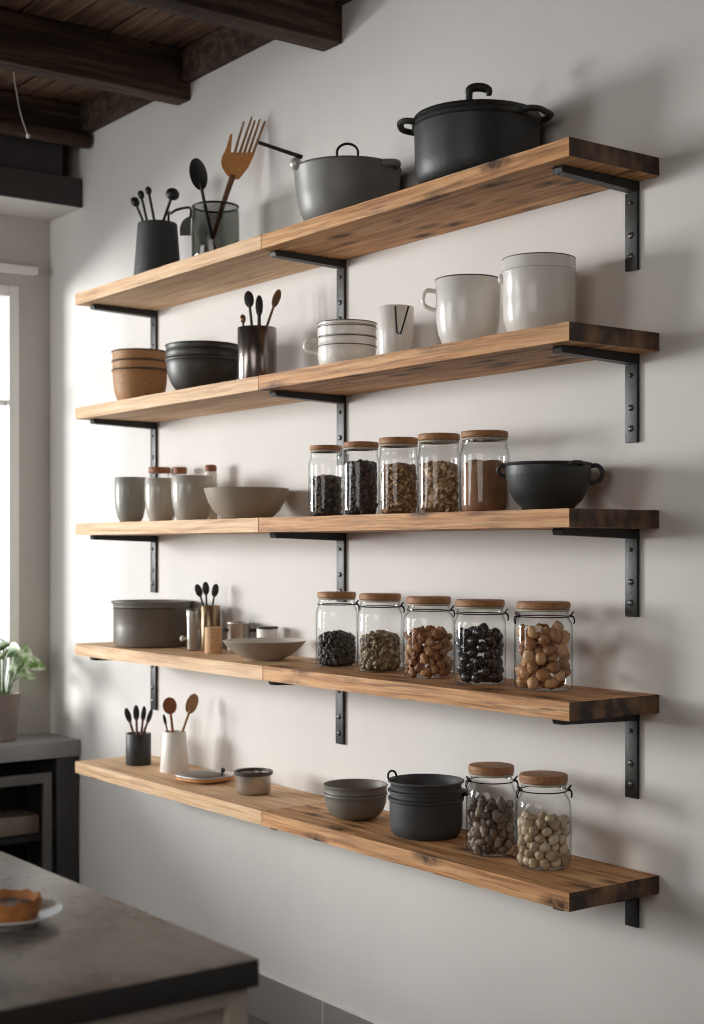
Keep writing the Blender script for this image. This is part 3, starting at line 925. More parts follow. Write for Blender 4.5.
# smoked steel tumbler with cutlery
x, k = spot(257, 0.13)
r = 19.6 * k; h = hgt(328.5, k) - z
t = thing('steel_tumbler', 'shiny smoked steel tumbler holding dark cutlery on second shelf', 'tumbler', (x, -0.13, z))
spin('tumbler_body', vessel([(r * 0.97, 0), (r, 0.003), (r, h * 0.5), (r, h)], 0.003), M['gunmetal'], t)
T0 = Vector((x, -0.13, z + 0.008))
utensil('dark_spoon', 'black spoon with oval head leaning left in steel tumbler', 'spoon', M['black'], M['black'], (257, 258, 0.012, z + 0.008), (249, 300), 0.13, 5, 8.5, 0.005, 'flat', 'cutlery in the steel tumbler')
utensil('dark_spoon', 'black narrow handled spoon upright at centre of steel tumbler', 'spoon', M['black'], M['black'], (257, 259, 0.0, z + 0.008), (259.2, 306), 0.13, 3.9, 11, 0.0065, 'flat', 'cutlery in the steel tumbler')
utensil('walnut_spoon', 'walnut handled spoon leaning right in the steel tumbler', 'spoon', M['brownwood'], M['brownwood'], (257, 247, -0.014, z + 0.008), (276.5, 297.5), 0.13, 4, 9.5, 0.0045, 'flat', 'cutlery in the steel tumbler')
utensil('brass_spoon', 'short brass tipped spoon lowest at left of steel tumbler', 'spoon', M['black'], M['bronze'], (257, 247, 0.022, z + 0.008), (243, 320), 0.13, 3, 4.5, 0.004, 'flat', 'cutlery in the steel tumbler')

def handle_on(t, mat, r, z0, z1, ang, outw, rad, name='handle', flat=1.4):
    a = Vector((math.cos(ang), math.sin(ang), 0))
    b = BM()
    tube(b, [a * (r - 0.002) + Vector((0, 0, z1)), a * (r + outw * 0.7) + Vector((0, 0, z1 + 0.003)), a * (r + outw) + Vector((0, 0, z1 - (z1 - z0) * 0.35)), a * (r + outw * 0.8) + Vector((0, 0, z0 + (z1 - z0) * 0.25)), a * (r - 0.002) + Vector((0, 0, z0))], rad, 10, flat=flat, up=(-a.y, a.x, 0))
    return obj(name, b, mat, t)
ALEFT = math.atan2(-RY, -RX)
# white stacked cups
x, k = spot(347, 0.13)
r = 29.8 * k
tops = [hgt(v, k) for v in (347.5, 339, 328, 323.5)]
t = thing('handled_cup', 'white handled cup at the bottom of the white stack on second shelf', 'cup', (x, -0.13, z), 0, 'stacked white cups and bowls')
h = tops[1] - z
pr = [(r * 0.70, 0), (r * 0.84, 0.006), (r * 0.94, 0.02), (r * 0.98, 0.04), (r * 0.985, tops[0] - z - .002), (r * 1.0, tops[0] - z), (r * 0.985, tops[0] - z + .002), (r * 0.985, h - 0.003), (r, h - 0.001)]
spin('cup_body', vessel(pr, 0.004), M['white'], t, 64)
handle_on(t, M['white'], r * 0.98, hgt(353, k) - z, hgt(341, k) - z - 0.002, ALEFT, 13 * k, 0.0055)
for zz in (tops[0], tops[1]):
    b = BM(); tube(b, ring_pts((0, 0, zz - z), r * 0.995, 56), 0.0014, 6, closed=True); obj('glaze_line', b, M['rimdark'], t, 'thin brown glaze line')
for i, (za, zb, lab) in enumerate(((tops[1], tops[2], 'white bowl nested above the handled cup on second shelf'), (tops[2], tops[3], 'shallow white bowl topmost of white stack on second shelf'))):
    band = zb - za - 0.0028
    t = thing('white_bowl', lab, 'bowl', (x, -0.13, za + 0.0028), 0, 'stacked white cups and bowls')
    ri = r * 0.94
    dp = 0.03 if i == 0 else 0.02
    b = BM()
    lathe(b, [(0, -dp), (ri * 0.6, -dp), (ri * 0.9, -dp * 0.5), (ri * 0.97, 0.0008), (r * 0.985, 0.0012), (r * 0.99, band - 0.003), (r * 1.0, band - 0.001), (r * 0.985, band), (ri * 0.97, band - 0.002), (ri * 0.88, -dp * 0.4), (ri * 0.55, -dp + 0.004), (0, -dp + 0.004)], 64)
    obj('bowl_body', b, M['white'], t)
    b = BM(); tube(b, ring_pts((0, 0, band - 0.0015), r * 0.995, 56), 0.0014, 6, closed=True); obj('glaze_line', b, M['rimdark'], t, 'thin brown glaze line')
# white cup with a black V strap
x, k = spot(395.5, 0.13)
r = 18.8 * k; h = hgt(308, k) - z
t = thing('tapered_cup', 'white tapered cup with a black V mark on its front', 'cup', (x, -0.13, z))
spin('cup_body', vessel([(r * 0.86, 0), (r * 0.9, 0.003), (r * 0.95, h * 0.5), (r * 1.0, h)], 0.004), M['white'], t, 48)
def on_wall_of(cx, cy, rfun, u, v):
    """point on the front of a round vessel seen at u, v"""
    a_, b_ = (u - 352) / F, (HOR - v) / F
    D = Vector((FX + a_ * RX, FY + a_ * RY, b_))
    lo = None
    s = 2.0
    while s < 5.5:
        q = CAM + D * s
        if math.hypot(q.x - cx, q.y - cy) <= rfun(q.z): return q
        s += 0.0006
    return onY(u, v, cy)
c0 = Vector((x, -0.13, z))
rf = lambda zz: r * (0.9 + 0.1 * (zz - z) / h) + 0.0008
b = BM(); tube(b, [on_wall_of(x, -0.13, rf, u, v) - c0 for u, v in ((395.3, 306), (396, 320), (397, 333), (400.5, 334), (404.5, 321), (408.5, 306.5))], 0.0022, 8, smooth=False)
obj('strap', b, M['blackpl'], t, 'black V-shaped strap')
# white mug
x, k = spot(468, 0.13)
r = 33 * k; h = hgt(280.5, k) - z
t = thing('mug', 'large white mug with thin dark rim and handle at left', 'mug', (x, -0.13, z))
spin('mug_body', vessel([(r * 0.58, 0), (r * 0.68, 0.006), (r * 0.80, 0.022), (r * 0.90, 0.042), (r * 0.955, 0.066), (r * 0.97, h * 0.6), (r * 1.0, h - 0.002)], 0.004), M['white'], t, 64)
b = BM(); tube(b, ring_pts((0, 0, h), r * 0.985, 64), 0.0018, 8, closed=True); obj('rim', b, M['rimdark'], t, 'thin dark rim')
handle_on(t, M['white'], r * 0.97, hgt(311, k) - z, hgt(292, k) - z, ALEFT, 13 * k, 0.005)
# white lidded crock
x, k = spot(539, 0.13)
r = 37 * k; h = hgt(273.5, k) - z
t = thing('crock', 'white glazed crock with flat lid nearest the right bracket', 'crock', (x, -0.13, z))
spin('crock_body', vessel([(r * 0.66, 0), (r * 0.76, 0.006), (r * 0.87, 0.022), (r * 0.95, 0.042), (r * 0.975, 0.064), (r * 0.985, h * 0.6), (r * 0.985, h - 0.006), (r * 1.01, h - 0.003), (r * 1.01, h)], 0.005), M['white'], t, 64)
lh = hgt(261, k) - z - h
lid = spin('lid', [(0, 0.0005), (r * 0.99, 0.0005), (r * 1.0, 0.002), (r * 0.985, 0.006), (r * 0.985, lh - 0.003), (r * 0.975, lh), (r * 0.94, lh + 0.001), (0, lh + 0.001)], M['white'], t, 64, h + 0.002)
b = BM(); tube(b, ring_pts((0, 0, lh + 0.0005), r * 0.972, 64), 0.0014, 6, closed=True); obj('rim', b, M['rimdark'], lid, 'thin dark rim')
a = Vector((-RX, -RY, 0)); 
b = BM(); blob(b, a * r * 1.01 + Vector((0, 0, h - 0.012)), (a, (0, 0, 1), (a.y, -a.x, 0)), (0.008, 0.012, 0.008)); obj('lug', b, M['white'], t)

# ------------------------------------------------------------------ THIRD SHELF
z = TIER[2]
for (u, hw, v, mat, lab) in ((130.5, 15.8, 478, M['sage'], 'sage grey beaker, leftmost of the three on third shelf'),
                             (161, 16.2, 479, M['greyglaze'], 'warm grey beaker between two others on third shelf'),
                             (192.5, 21, 476.5, M['greyglaze'], 'widest warm grey beaker beside the wide bowl on third shelf')):
    d = 0.148
    x, k = spot(u, d)
    r = hw * k; h = hgt(v, k) - z
    t = thing('beaker', lab, 'cup', (x, -d, z), 0, 'three beakers on the third shelf')
    spin('beaker_body', vessel([(r * 0.56, 0), (r * 0.66, 0.004), (r * 0.82, 0.020), (r * 0.93, 0.045), (r * 0.985, 0.07), (r * 1.0, h * 0.7), (r * 0.99, h)], 0.004), mat, t)
# small lidded jars behind the beakers
for (u, hw, v0, v1, lab) in ((159.5, 11, 468, 474, 'small jar with wooden lid behind the middle beaker'), (180, 7, 468, 474.3, 'narrow jar with wooden lid behind the widest beaker')):
    d = 0.045
    x, k = spot(u, d)
    r = hw * k; h = hgt(v1, k) - z
    t = thing('spice_jar', lab, 'jar', (x, -d, z), 0, 'small jars behind the beakers')
    spin('jar_body', vessel([(r * 0.85, 0), (r * 0.9, 0.003), (r * 0.9, h)], 0.003), M['glass'], t, 32)
    lh = hgt(v0, k) - hgt(v1, k)
    spin('lid', [(0, 0), (r * 0.97, 0), (r, 0.002), (r, lh - 0.002), (r * 0.96, lh), (0, lh)], M['redwood'], t, 32, h + 0.002)
d = 0.05
x, k = spot(210.8, d)
t = thing('stoppered_bottle', 'white bottle with wooden cap behind the wide taupe bowl', 'bottle', (x, -d, z))
h = hgt(472, k) - z; r = 6.6 * k
spin('bottle_body', vessel([(r * 0.9, 0), (r, 0.004), (r, h * 0.7), (r * 0.92, h)], 0.003), M['white'], t, 32)
lh = 6.5 * k
spin('cap', [(0, 0), (r * 0.9, 0), (r * 0.92, lh * 0.7), (r * 0.7, lh), (0, lh)], M['redwood'], t, 32, h + 0.002)
# wide bowl
d = 0.14
x, k = spot(246.5, d)
r = 42.5 * k; h = hgt(489, k) - z
t = thing('serving_bowl', 'wide taupe serving bowl on the third shelf', 'bowl', (x, -d, z))
spin('bowl_body', vessel([(r * 0.52, 0), (r * 0.56, 0.003), (r * 0.6, 0.006), (r * 0.78, h * 0.3), (r * 0.9, h * 0.58), (r * 0.98, h * 0.9), (r, h)], 0.004), M['taupe'], t, 64)

# jars ------------------------------------------------------------
def grains(name, lab, cat, x, y, zb, r, h, size, n, mat, aspect=(1.3, 1, 0.8), mound=0.006, seed=1, lean=0.0):
    """one heap of grains nobody could count: a core and a skin of grains"""
    rng = random.Random(seed)
    b = BM()
    core = r - size * 0.9
    lathe(b, [(0, 0), (core, 0), (core, h - size * 0.6), (core * 0.5, h + mound - size * 0.8), (0, h + mound - size * 0.6)], 28)
    def one(px, py, pz, s):
        ax = Vector((rng.uniform(-1, 1), rng.uniform(-1, 1), rng.uniform(-1, 1))).normalized()
        bx = ax.orthogonal().normalized(); cx_ = ax.cross(bx)
        b.faces.ensure_lookup_table()
        n0 = len(b.faces)
        blob(b, (px, py, pz), (ax, bx, cx_), (s * aspect[0] * .5, s * aspect[1] * .5, s * aspect[2] * .5), 8, 6, jit=0.12, seed=rng.random() * 50)
        b.faces.ensure_lookup_table()
        tone = rng.choice((0, 0, 1, 1, 1, 2))
        for f in b.faces[n0:]: f.material_index = tone
    side = int(n * 0.72)
    for i in range(side):
        a = i * 2.399963 + rng.uniform(-.15, .15)
        zz = size * 0.6 + (h - size * 0.8) * ((i + 0.5) / side)
        rr = r - size * 0.62 - rng.random() * size * 0.35
        one(rr * math.cos(a), rr * math.sin(a), zz, size * rng.uniform(0.8, 1.1))
    for i in range(n - side):
        f = math.sqrt((i + 0.5) / (n - side)); a = i * 2.399963
        rr = f * (r - size * 0.65)
        one(rr * math.cos(a), rr * math.sin(a), h - size * 0.3 + mound * (1 - f * f) + rng.uniform(-.3, .5) * size, size * rng.uniform(0.8, 1.1))
    o = obj(name, b, mat, ang=100)
    o.location = (x, y, zb)
    return tag(o, lab, cat, kind='stuff')

def jar_profile(r, h, lidr, style):
    """outer glass profile, bottom up to the mouth"""
    if style == 'straight':
        return [(r * 0.86, 0), (r * 0.95, 0.003), (r * 0.99, 0.010), (r, 0.02), (r, h * 0.76), (r * 0.985, h * 0.81), (r * 0.94, h * 0.855), (lidr * 0.96, h * 0.88), (lidr * 0.94, h * 0.90), (lidr * 0.97, h * 0.915), (lidr * 0.97, h * 0.93), (lidr * 0.93, h * 0.945), (lidr * 0.93, h)]
    return [(r * 0.80, 0), (r * 0.92, 0.004), (r * 0.98, 0.014), (r, 0.03), (r, h * 0.66), (r * 0.985, h * 0.73), (r * 0.94, h * 0.80), (lidr * 0.96, h * 0.855), (lidr * 0.92, h * 0.88), (lidr * 0.96, h * 0.90), (lidr * 0.96, h * 0.925), (lidr * 0.91, h * 0.94), (lidr * 0.91, h)]

def make_jar(u, d, hw, lid_hw, v_lt, v_lb, zb, lab, style, clip, group):
    x, k = spot(u, d)
    r, lr = hw * k, lid_hw * k
    h = hgt(v_lb, k) - zb                        # glass up to the underside of the lid
    t = thing('storage_jar', lab, 'jar', (x, -d, zb), 0, group)
    pr = jar_profile(r, h, lr, style)
    b = BM()
    lathe(b, [(0, 0.0012)] + pr, 60)
    obj('jar_body', b, M['glass'], t, 'clear glass body')
    lh = max(0.012, 0.88 * (hgt(v_lt, k) - hgt(v_lb, k)))
    lid = spin('lid', [(0, 0), (lr * 0.96, 0), (lr, 0.002), (lr * 1.005, lh * 0.5), (lr, lh - 0.003), (lr * 0.97, lh - 0.0005), (lr * 0.9, lh), (0, lh)], M['lid'], t, 56, h + 0.001, 'round wooden lid')
    b = BM(); tube(b, ring_pts((0, 0, h - 0.002), lr * 0.93, 48), 0.0026, 8, closed=True); obj('seal', b, M['seal'], t, 'pale rubber seal')
    if clip:
        zc = h * 0.93
        b = BM(); tube(b, ring_pts((0, 0, zc - 0.004), lr * 0.985, 48), 0.0014, 6, closed=True)
        obj('wire_band', b, M['blackpl'], t, 'thin dark wire band')
        g_ = 0.72
        for ang in ((math.atan2(RY, RX) - 0.15), ALEFT + 0.25) if clip == 2 else ((math.atan2(RY, RX) - 0.15),):
            a = Vector((math.cos(ang), math.sin(ang), 0)); s = Vector((-a.y, a.x, 0))
            q = lambda o_, ss, zz: a * (lr * 0.985 + o_ * g_) + s * ss * g_ + Vector((0, 0, zc + (zz - zc) * g_))
            b = BM()
            tube(b, [q(0, 0.012, zc - .004), q(0.006, 0.011, zc + 0.004), q(0.010, 0.004, zc + 0.009), q(0.010, -0.004, zc + 0.009), q(0.006, -0.011, zc + 0.004), q(0, -0.012, zc - .004)], 0.0016, 7)
            tube(b, [q(0.001, 0.008, zc - .004), q(0.009, 0.008, zc - 0.006), q(0.013, 0.004, zc - 0.018), q(0.011, 0, zc - 0.026), q(0.013, -0.004, zc - 0.018), q(0.009, -0.008, zc - 0.006), q(0.001, -0.008, zc - .004)], 0.0018, 7)
            obj('wire_clip', b, M['blackpl'], t, 'dark wire clip')
    return x, k, r, h

G3 = 'jars in a row on the third shelf'
J = [(326, 17.6, 16.3, 445.5, 450.8, 'clear jar half full of dark grains, leftmost on third shelf'),
     (361, 18.4, 17.8, 442, 448.3, 'clear jar of black brown beans, second jar on third shelf'),
     (398.5, 19.8, 19.6, 437.5, 445, 'clear jar of brown seeds, middle of five on third shelf'),
     (439, 21.4, 20.8, 433.5, 441.3, 'clear jar of beige chips, fourth jar on third shelf'),
     (484.5, 24.8, 23.6, 431, 438.6, 'clear jar of cinnamon powder beside black handled bowl')]
dims = []
for (u, hw, lw, vt, vb, lab) in J:
    dims.append(make_jar(u, 0.13, hw, lw, vt, vb, z, lab, 'straight', 0, G3))
def tones(name, cols, rough=0.45): return [simple('%s_%s' % (name, w_), srgb(*c_), rough, var=0.2, scale=160) for w_, c_ in zip(('dark', 'mid', 'light'), cols)]
M['g1'] = tones('grain', [(34, 27, 22), (62, 48, 37), (118, 94, 70)], 0.35)
M['g2'] = tones('coffee', [(30, 24, 22), (48, 37, 33), (86, 68, 58)], 0.3)
M['g3'] = tones('seed', [(104, 74, 46), (152, 116, 76), (200, 166, 122)])
M['g4'] = tones('chip', [(132, 98, 68), (186, 152, 114), (222, 196, 160)])
M['g5'] = tones('pepper', [(28, 24, 22), (44, 37, 33), (80, 68, 58)], 0.35)
M['g6'] = tones('olive_seed', [(92, 76, 56), (136, 116, 88), (184, 164, 132)])
def fill(i, v, size, n, mat, name, lab, cat, zb, dl, asp, seed, d=0.13, mound=0.006):
    x, k, r, h = dl[i]
    grains(name, lab, cat, x, -d, zb + 0.0025, r * 0.955, hgt(v, k) - zb, size, n, mat, asp, mound, seed)
fill(0, 480, 0.0100, 620, M['g1'], 'dark_grain_heap', 'dark grains filling half of the leftmost jar on third shelf', 'grain', z, dims, (1.2, 1, .8), 11)
fill(1, 466, 0.0118, 640, M['g2'], 'coffee_bean_heap', 'black brown beans inside the second jar on third shelf', 'beans', z, dims, (1.3, 1, .75), 12)
fill(2, 469, 0.0108, 760, M['g3'], 'brown_seed_heap', 'brown seeds inside the middle jar on third shelf', 'seeds', z, dims, (1.4, 1, .7), 13)
fill(3, 468, 0.0145, 480, M['g4'], 'beige_chip_heap', 'beige chips inside the fourth jar on third shelf', 'chips', z, dims, (1.3, 1, .45), 14)
# cinnamon: a smooth mound with two humps
x, k, r, h = dims[4]
b = BM()
ri = r * 0.93; hh = hgt(462, k) - z
def wob(rr, zz, a):
    if zz < hh * 0.5: return rr, zz
    return rr, zz + 0.006 * math.sin(2 * a + 0.6) * rr / ri + 0.004 * noise.noise(Vector((rr * 40 * math.cos(a), rr * 40 * math.sin(a), 1)))
lathe(b, [(0, 0), (ri * 0.85, 0.001), (ri * 0.96, 0.008), (ri, 0.025), (ri * 0.99, hh * 0.55), (ri * 0.97, hh * 0.75), (ri * 0.86, hh * 0.9), (ri * 0.66, hh * 0.98), (ri * 0.35, hh), (0, hh)], 48, wob=wob)
o = obj('cinnamon_heap', b, M['powder']); o.location = (x, -0.13, z + 0.003)
tag(o, 'mound of cinnamon brown powder inside the fifth jar on third shelf', 'powder', kind='stuff')
# black cast iron bowl with handles
d = 0.135
x, k = spot(548, d)
r = 44 * k; h = hgt(464, k) - z
t = thing('handled_bowl', 'black cast iron bowl with small loop handles on third shelf', 'bowl', (x, -d, z))
spin('bowl_body', vessel([(r * 0.52, 0), (r * 0.58, 0.003), (r * 0.6, 0.007), (r * 0.78, h * 0.24), (r * 0.9, h * 0.48), (r * 0.955, h * 0.74), (r * 0.965, h * 0.78), (r * 0.965, h * 0.95), (r * 0.99, h * 0.97), (r * 1.0, h)], 0.005), M['cast'], t, 72)
for ang in (math.atan2(RY, RX) - 0.08, ALEFT - 0.05, math.atan2(RY, RX) - 1.05):
    a = Vector((math.cos(ang), math.sin(ang), 0)); s = Vector((-a.y, a.x, 0))
    q = lambda o_, ss, zz: a * (r * 0.97 + o_) + s * ss + Vector((0, 0, zz))
    b = BM()
    if ang == math.atan2(RY, RX) - 1.05:
        tube(b, [q(-.004, .017, h - .006), q(0.008, .014, h - 0.002), q(0.013, 0, h - 0.001), q(0.008, -.014, h - 0.002), q(-.004, -.017, h - .006)], 0.0042, 9)
    else:
        m_ = 1.0 if ang > 0 else 0.62
        tube(b, [q(-.004, 0.004, h - .006), q(0.014 * m_, 0.003, h - 0.004), q(0.024 * m_, 0, h - 0.018 * m_), q(0.018 * m_, -0.003, h - 0.036 * m_), q(-.003, -.004, h - .042 * m_)], 0.0052 * (0.5 + 0.5 * m_), 9)
    obj('loop_handle', b, M['cast'], t)

# ------------------------------------------------------------------ FOURTH SHELF
z = TIER[3]
d = 0.128
x, k = spot(151.5, d)
r = 37.8 * k; h = hgt(608, k) - z
t = thing('stock_pot', 'smoke grey lidded pot, leftmost on the fourth shelf', 'pot', (x, -d, z))
spin('pot_body', vessel([(r * 0.9, 0), (r * 0.97, 0.004), (r * 1.0, 0.015), (r * 0.995, h * 0.5), (r, h - 0.003), (r * 1.02, h)], 0.004), M['potgrey'], t, 64)
lid = spin('lid', [(0, 0.006), (r * 0.92, 0.008), (r * 0.99, 0.016), (r * 1.06, 0.021), (r * 1.065, 0.019), (r * 1.01, 0.010), (r * 1.0, 0.002), (r * 0.9, 0.001), (0, 0.001)], M['greymetal'], t, 64, h + 0.002, 'grey flared lid')
# oil dispenser
d = 0.125
x, k = spot(193, d)
r = 7.2 * k; h = hgt(609, k) - z
t = thing('oil_dispenser', 'tall slim glass dispenser with small pale tap beside grey pot', 'bottle', (x, -d, z))
spin('bottle_body', vessel([(r * 0.92, 0), (r, 0.003), (r, h - 0.006), (r * 0.92, h)], 0.003), M['glass'], t, 36)
spin('liquid', [(0, 0.004), (r * 0.8, 0.004), (r * 0.82, h * 0.92), (0, h * 0.92)], M['taupe'], t, 30, 0, 'taupe contents')
a = Vector((-0.75, -0.66, 0))
b = BM(); tube(b, [a * r * 0.9 + Vector((0, 0, 0.036)), a * (r + 0.008) + Vector((0, 0, 0.036))], 0.004, 8, smooth=False); blob(b, a * (r + 0.012) + Vector((0, 0, 0.036)), (a, (0, 0, 1), (a.y, -a.x, 0)), (0.007, 0.009, 0.009)); obj('tap', b, M['whitematte'], t, 'small pale tap')
# bronze cup with black spoons
d = 0.055
x, k = spot(210.3, d)
r = 9.9 * k; h = hgt(606, k) - z
t = thing('bronze_cup', 'tall bronze cup holding three black spoons on fourth shelf', 'cup', (x, -d, z))
spin('cup_body', vessel([(r * 0.97, 0), (r, 0.003), (r, h)], 0.003), M['bronze'], t, 40)
B0 = Vector((x, -d, z + 0.008))
for (u, v, fu, tw, lab) in ((198.6, 590.5, 217, 0.006, 'black spoon leaning left in the bronze cup'), (205.8, 588.5, 209, 0.0, 'black spoon standing upright in the bronze cup'), (215.2, 590.5, 205, -0.009, 'black spoon leaning right in the bronze cup')):
    utensil('small_spoon', lab, 'spoon', M['black'], M['black'], (210.3, fu, tw, z + 0.008), (u, v), d, 3.6, 6.8, 0.0038, 'flat', 'spoons in the bronze cup')
# pale wooden shaker
d = 0.135
x, k = spot(213.4, d)
r = 8.7 * k; h = hgt(627, k) - z
t = thing('wooden_shaker', 'short pale wooden cylinder in front of the bronze cup', 'shaker', (x, -d, z))
spin('shaker_body', [(0, 0), (r * 0.95, 0), (r, 0.002), (r, h * 0.86), (r * 0.985, h * 0.87)] + [(0, h * 0.87)], M['palewood'], t, 40)
spin('shaker_cap', [(0, 0), (r * 0.985, 0), (r, 0.001), (r, h * 0.1), (r * 0.95, h * 0.125), (0, h * 0.125)], M['palewood'], t, 40, h * 0.875)
# small steel pot behind dish
d = 0.05
x, k = spot(239, d)
r = 11.8 * k; h = hgt(622.5, k) - z
t = thing('small_pot', 'little steel pot with dark side handles behind the shallow dish', 'pot', (x, -d, z))
spin('pot_body', vessel([(r * 0.9, 0), (r * 0.98, 0.004), (r, 0.012), (r, h - 0.006), (r * 1.05, h - 0.003), (r * 1.05, h)], 0.003), M['smokesteel'], t, 44)
for ang in (math.atan2(RY, RX), ALEFT):
    a = Vector((math.cos(ang), math.sin(ang), 0)); s = Vector((-a.y, a.x, 0))
    b = BM(); tube(b, arc(a * r * 0.97 - s * 0.014 + Vector((0, 0, h * 0.75)), a * r * 0.97 + s * 0.014 + Vector((0, 0, h * 0.75)), a * 0.016, 9), 0.0048, 8); obj('side_handle', b, M['iron'], t, 'dark side handle')
# small glass dish with a dark lid
d = 0.05
x, k = spot(267, d)
r = 11.2 * k; h = hgt(629, k) - z
t = thing('lidded_glass_pot', 'small glass pot with flat dark lid behind the shallow dish', 'pot', (x, -d, z))
spin('pot_body', vessel([(r * 0.8, 0), (r * 0.88, 0.004), (r * 0.92, h * 0.6), (r * 0.92, h)], 0.003), M['whitematte'], t, 40)
spin('lid', [(0, 0), (r * 1.02, 0), (r * 1.04, 0.002), (r * 1.0, 0.005), (0, 0.006)], M['castdark'], t, 40, h + 0.002, 'flat dark lid')
# shallow dish
d = 0.155
x, k = spot(264.5, d)
r = 42 * k; h = hgt(640.5, k) - z
t = thing('shallow_dish', 'shallow taupe dish with pale inside on the fourth shelf', 'dish', (x, -d, z))
b = BM(); lathe(b, [(0, 0), (r * 0.46, 0), (r * 0.48, 0.004), (r * 0.62, h * 0.22), (r * 0.82, h * 0.55), (r * 0.95, h * 0.86), (r, h)], 64); obj('dish_body', b, M['taupe'], t)
b = BM(); lathe(b, [(r, h), (r * 0.985, h + 0.001), (r * 0.93, h * 0.88), (r * 0.8, h * 0.6), (r * 0.6, h * 0.3), (r * 0.4, 0.006), (0, 0.006)], 64); obj('inner_glaze', b, M['taupe_in'], t, 'pale inner glaze')
# five clip jars
G4 = 'clip jars in a row on the fourth shelf'
J4 = [(336.7, 0.115, 21, 19.4, 591.5, 598, 'clip jar one third full of black peppercorns, leftmost on fourth shelf'),
      (380, 0.12, 22.8, 21, 593, 600, 'clip jar of olive brown seeds, second jar on fourth shelf'),
      (428.7, 0.125, 25.6, 22.3, 596, 603.5, 'clip jar of walnut pieces, middle jar on the fourth shelf'),
      (480, 0.13, 26, 24.6, 599, 606.5, 'clip jar of glossy black olives, fourth jar on fourth shelf'),
      (543.5, 0.12, 29.2, 26.8, 601, 609, 'clip jar of round hazelnuts, rightmost on the fourth shelf')]
d4 = []
for (u, d, hw, lw, vt, vb, lab) in J4:
    d4.append(make_jar(u, d, hw, lw, vt, vb, z, lab, 'straight', 2 if u > 540 else 1, G4))
fill(0, 637, 0.0118, 420, M['g5'], 'peppercorn_heap', 'black peppercorns inside the leftmost jar on fourth shelf', 'peppercorns', z, d4, (1.1, 1, .9), 21, 0.115, 0.01)
fill(1, 640, 0.0130, 480, M['g6'], 'olive_seed_heap', 'olive brown seeds inside the second jar on fourth shelf', 'seeds', z, d4, (1.2, 1, .7), 22, 0.12, 0.016)

def nut_mesh(name, mat, size, asp, jit, seed, ridges=0):
    b = BM()
    blob(b, (0, 0, 0), ((1, 0, 0), (0, 1, 0), (0, 0, 1)), (size * asp[0] * .5, size * asp[1] * .5, size * asp[2] * .5), 14, 10, jit=jit, seed=seed * 7.3)
    if ridges:
        for v in b.verts:
            q = noise.noise(v.co * (2.4 / size) + Vector((seed * 3, 0, 0))) * ridges + noise.noise(v.co * (5 / size)) * ridges * 0.5
            v.co *= 1 + q
    return mesh_of(name, b, mat, True, 80)

def pack(name, lab, cat, group, x, y, zb, r, h, size, mat, asp, jit, seed, ridges=0, mound=0.01, layers=1.15):
    """drop nuts one by one into the jar; those buried out of sight are left out"""
    rng = random.Random(seed)
    R = size * 0.5
    pos = []
    lim = r - R * 1.06
    n_try = 0
    vol = PI * r * r * h
    want = int(vol * 0.60 / (4 / 3 * PI * R ** 3))
    top = 0
    while len(pos) < want * 1.8 and n_try < 900:
        n_try += 1
        best = None
        for _ in range(46):
            a = rng.uniform(0, 2 * PI)
            q = lim * (1.0 if rng.random() < 0.45 else math.sqrt(rng.random()))
            px, py = q * math.cos(a), q * math.sin(a)
            pz = R
            for (ox, oy, oz) in pos:
                dd = (px - ox) ** 2 + (py - oy) ** 2
                mn = (2 * R * 0.87) ** 2
                if dd < mn:
                    zz = oz + math.sqrt(mn - dd)
                    if zz > pz: pz = zz
            if best is None or pz < best[2]: best = (px, py, pz)
        allow = h - R + mound * (1 - (math.hypot(best[0], best[1]) / r) ** 2)
        if best[2] <= allow: pos.append(best)
    meshes = [nut_mesh(name, mat, size, asp, jit, seed + s, ridges) for s in range(3)]
    cd = facing((x, y, 0))
    made = 0
    for (px, py, pz) in pos:
        front = (px * cd.x + py * cd.y)                       # towards the viewer
        lat = -px * cd.y + py * cd.x
        surf = math.sqrt(max(0, lim * lim - lat * lat))
        covered = any((ox - px) ** 2 + (oy - py) ** 2 < (R * 1.3) ** 2 and oz > pz + R for ox, oy, oz in pos)
        if front < surf - size * layers and covered: continue
        o = bpy.data.objects.new(name, rng.choice(meshes))
        o.location = (x + px, y + py, zb + pz)
        o.rotation_euler = (rng.uniform(0, 6.28), rng.uniform(0, 6.28), rng.uniform(0, 6.28))
        s = rng.uniform(0.93, 1.04); o.scale = (s, s, s)
        C.objects.link(o)
        tag(o, lab, cat, group)
        made += 1
    return made

M['walnut'] = nut_mat('walnut_kernel', [srgb(120, 76, 46), srgb(168, 116, 74), srgb(206, 160, 112)], 0.55)
M['olive'] = nut_mat('black_olive', [srgb(22, 20, 22), srgb(36, 32, 34), srgb(58, 50, 50)], 0.28, spec=0.6)
M['hazel'] = nut_mat('hazelnut', [srgb(124, 78, 46), srgb(186, 136, 90), srgb(224, 184, 140)], 0.42)
M['almond'] = nut_mat('grey_nut', [srgb(66, 56, 48), srgb(112, 98, 86), srgb(166, 150, 134)], 0.5)
M['pale'] = nut_mat('pale_nut', [srgb(150, 128, 100), srgb(194, 174, 144), srgb(218, 202, 176)], 0.45)
def nuts_in(i, dl, d, v, zb, name, lab, cat, group, size, mat, asp, jit, seed, ridges=0, mound=0.01):
    x, k, r, h = dl[i]
    return pack(name, lab, cat, group, x, -d, zb + 0.003, r * 0.965, hgt(v, k) - zb, size, mat, asp, jit, seed, ridges, mound)
nn = []
nn.append(nuts_in(2, d4, 0.125, 634, z, 'walnut_kernel', 'knobbly tan walnut piece inside the middle clip jar on fourth shelf', 'nut', 'walnut pieces in the middle clip jar', 0.0235, M['walnut'], (1.15, .95, .85), 0.4, 31, 0.42, 0.022))
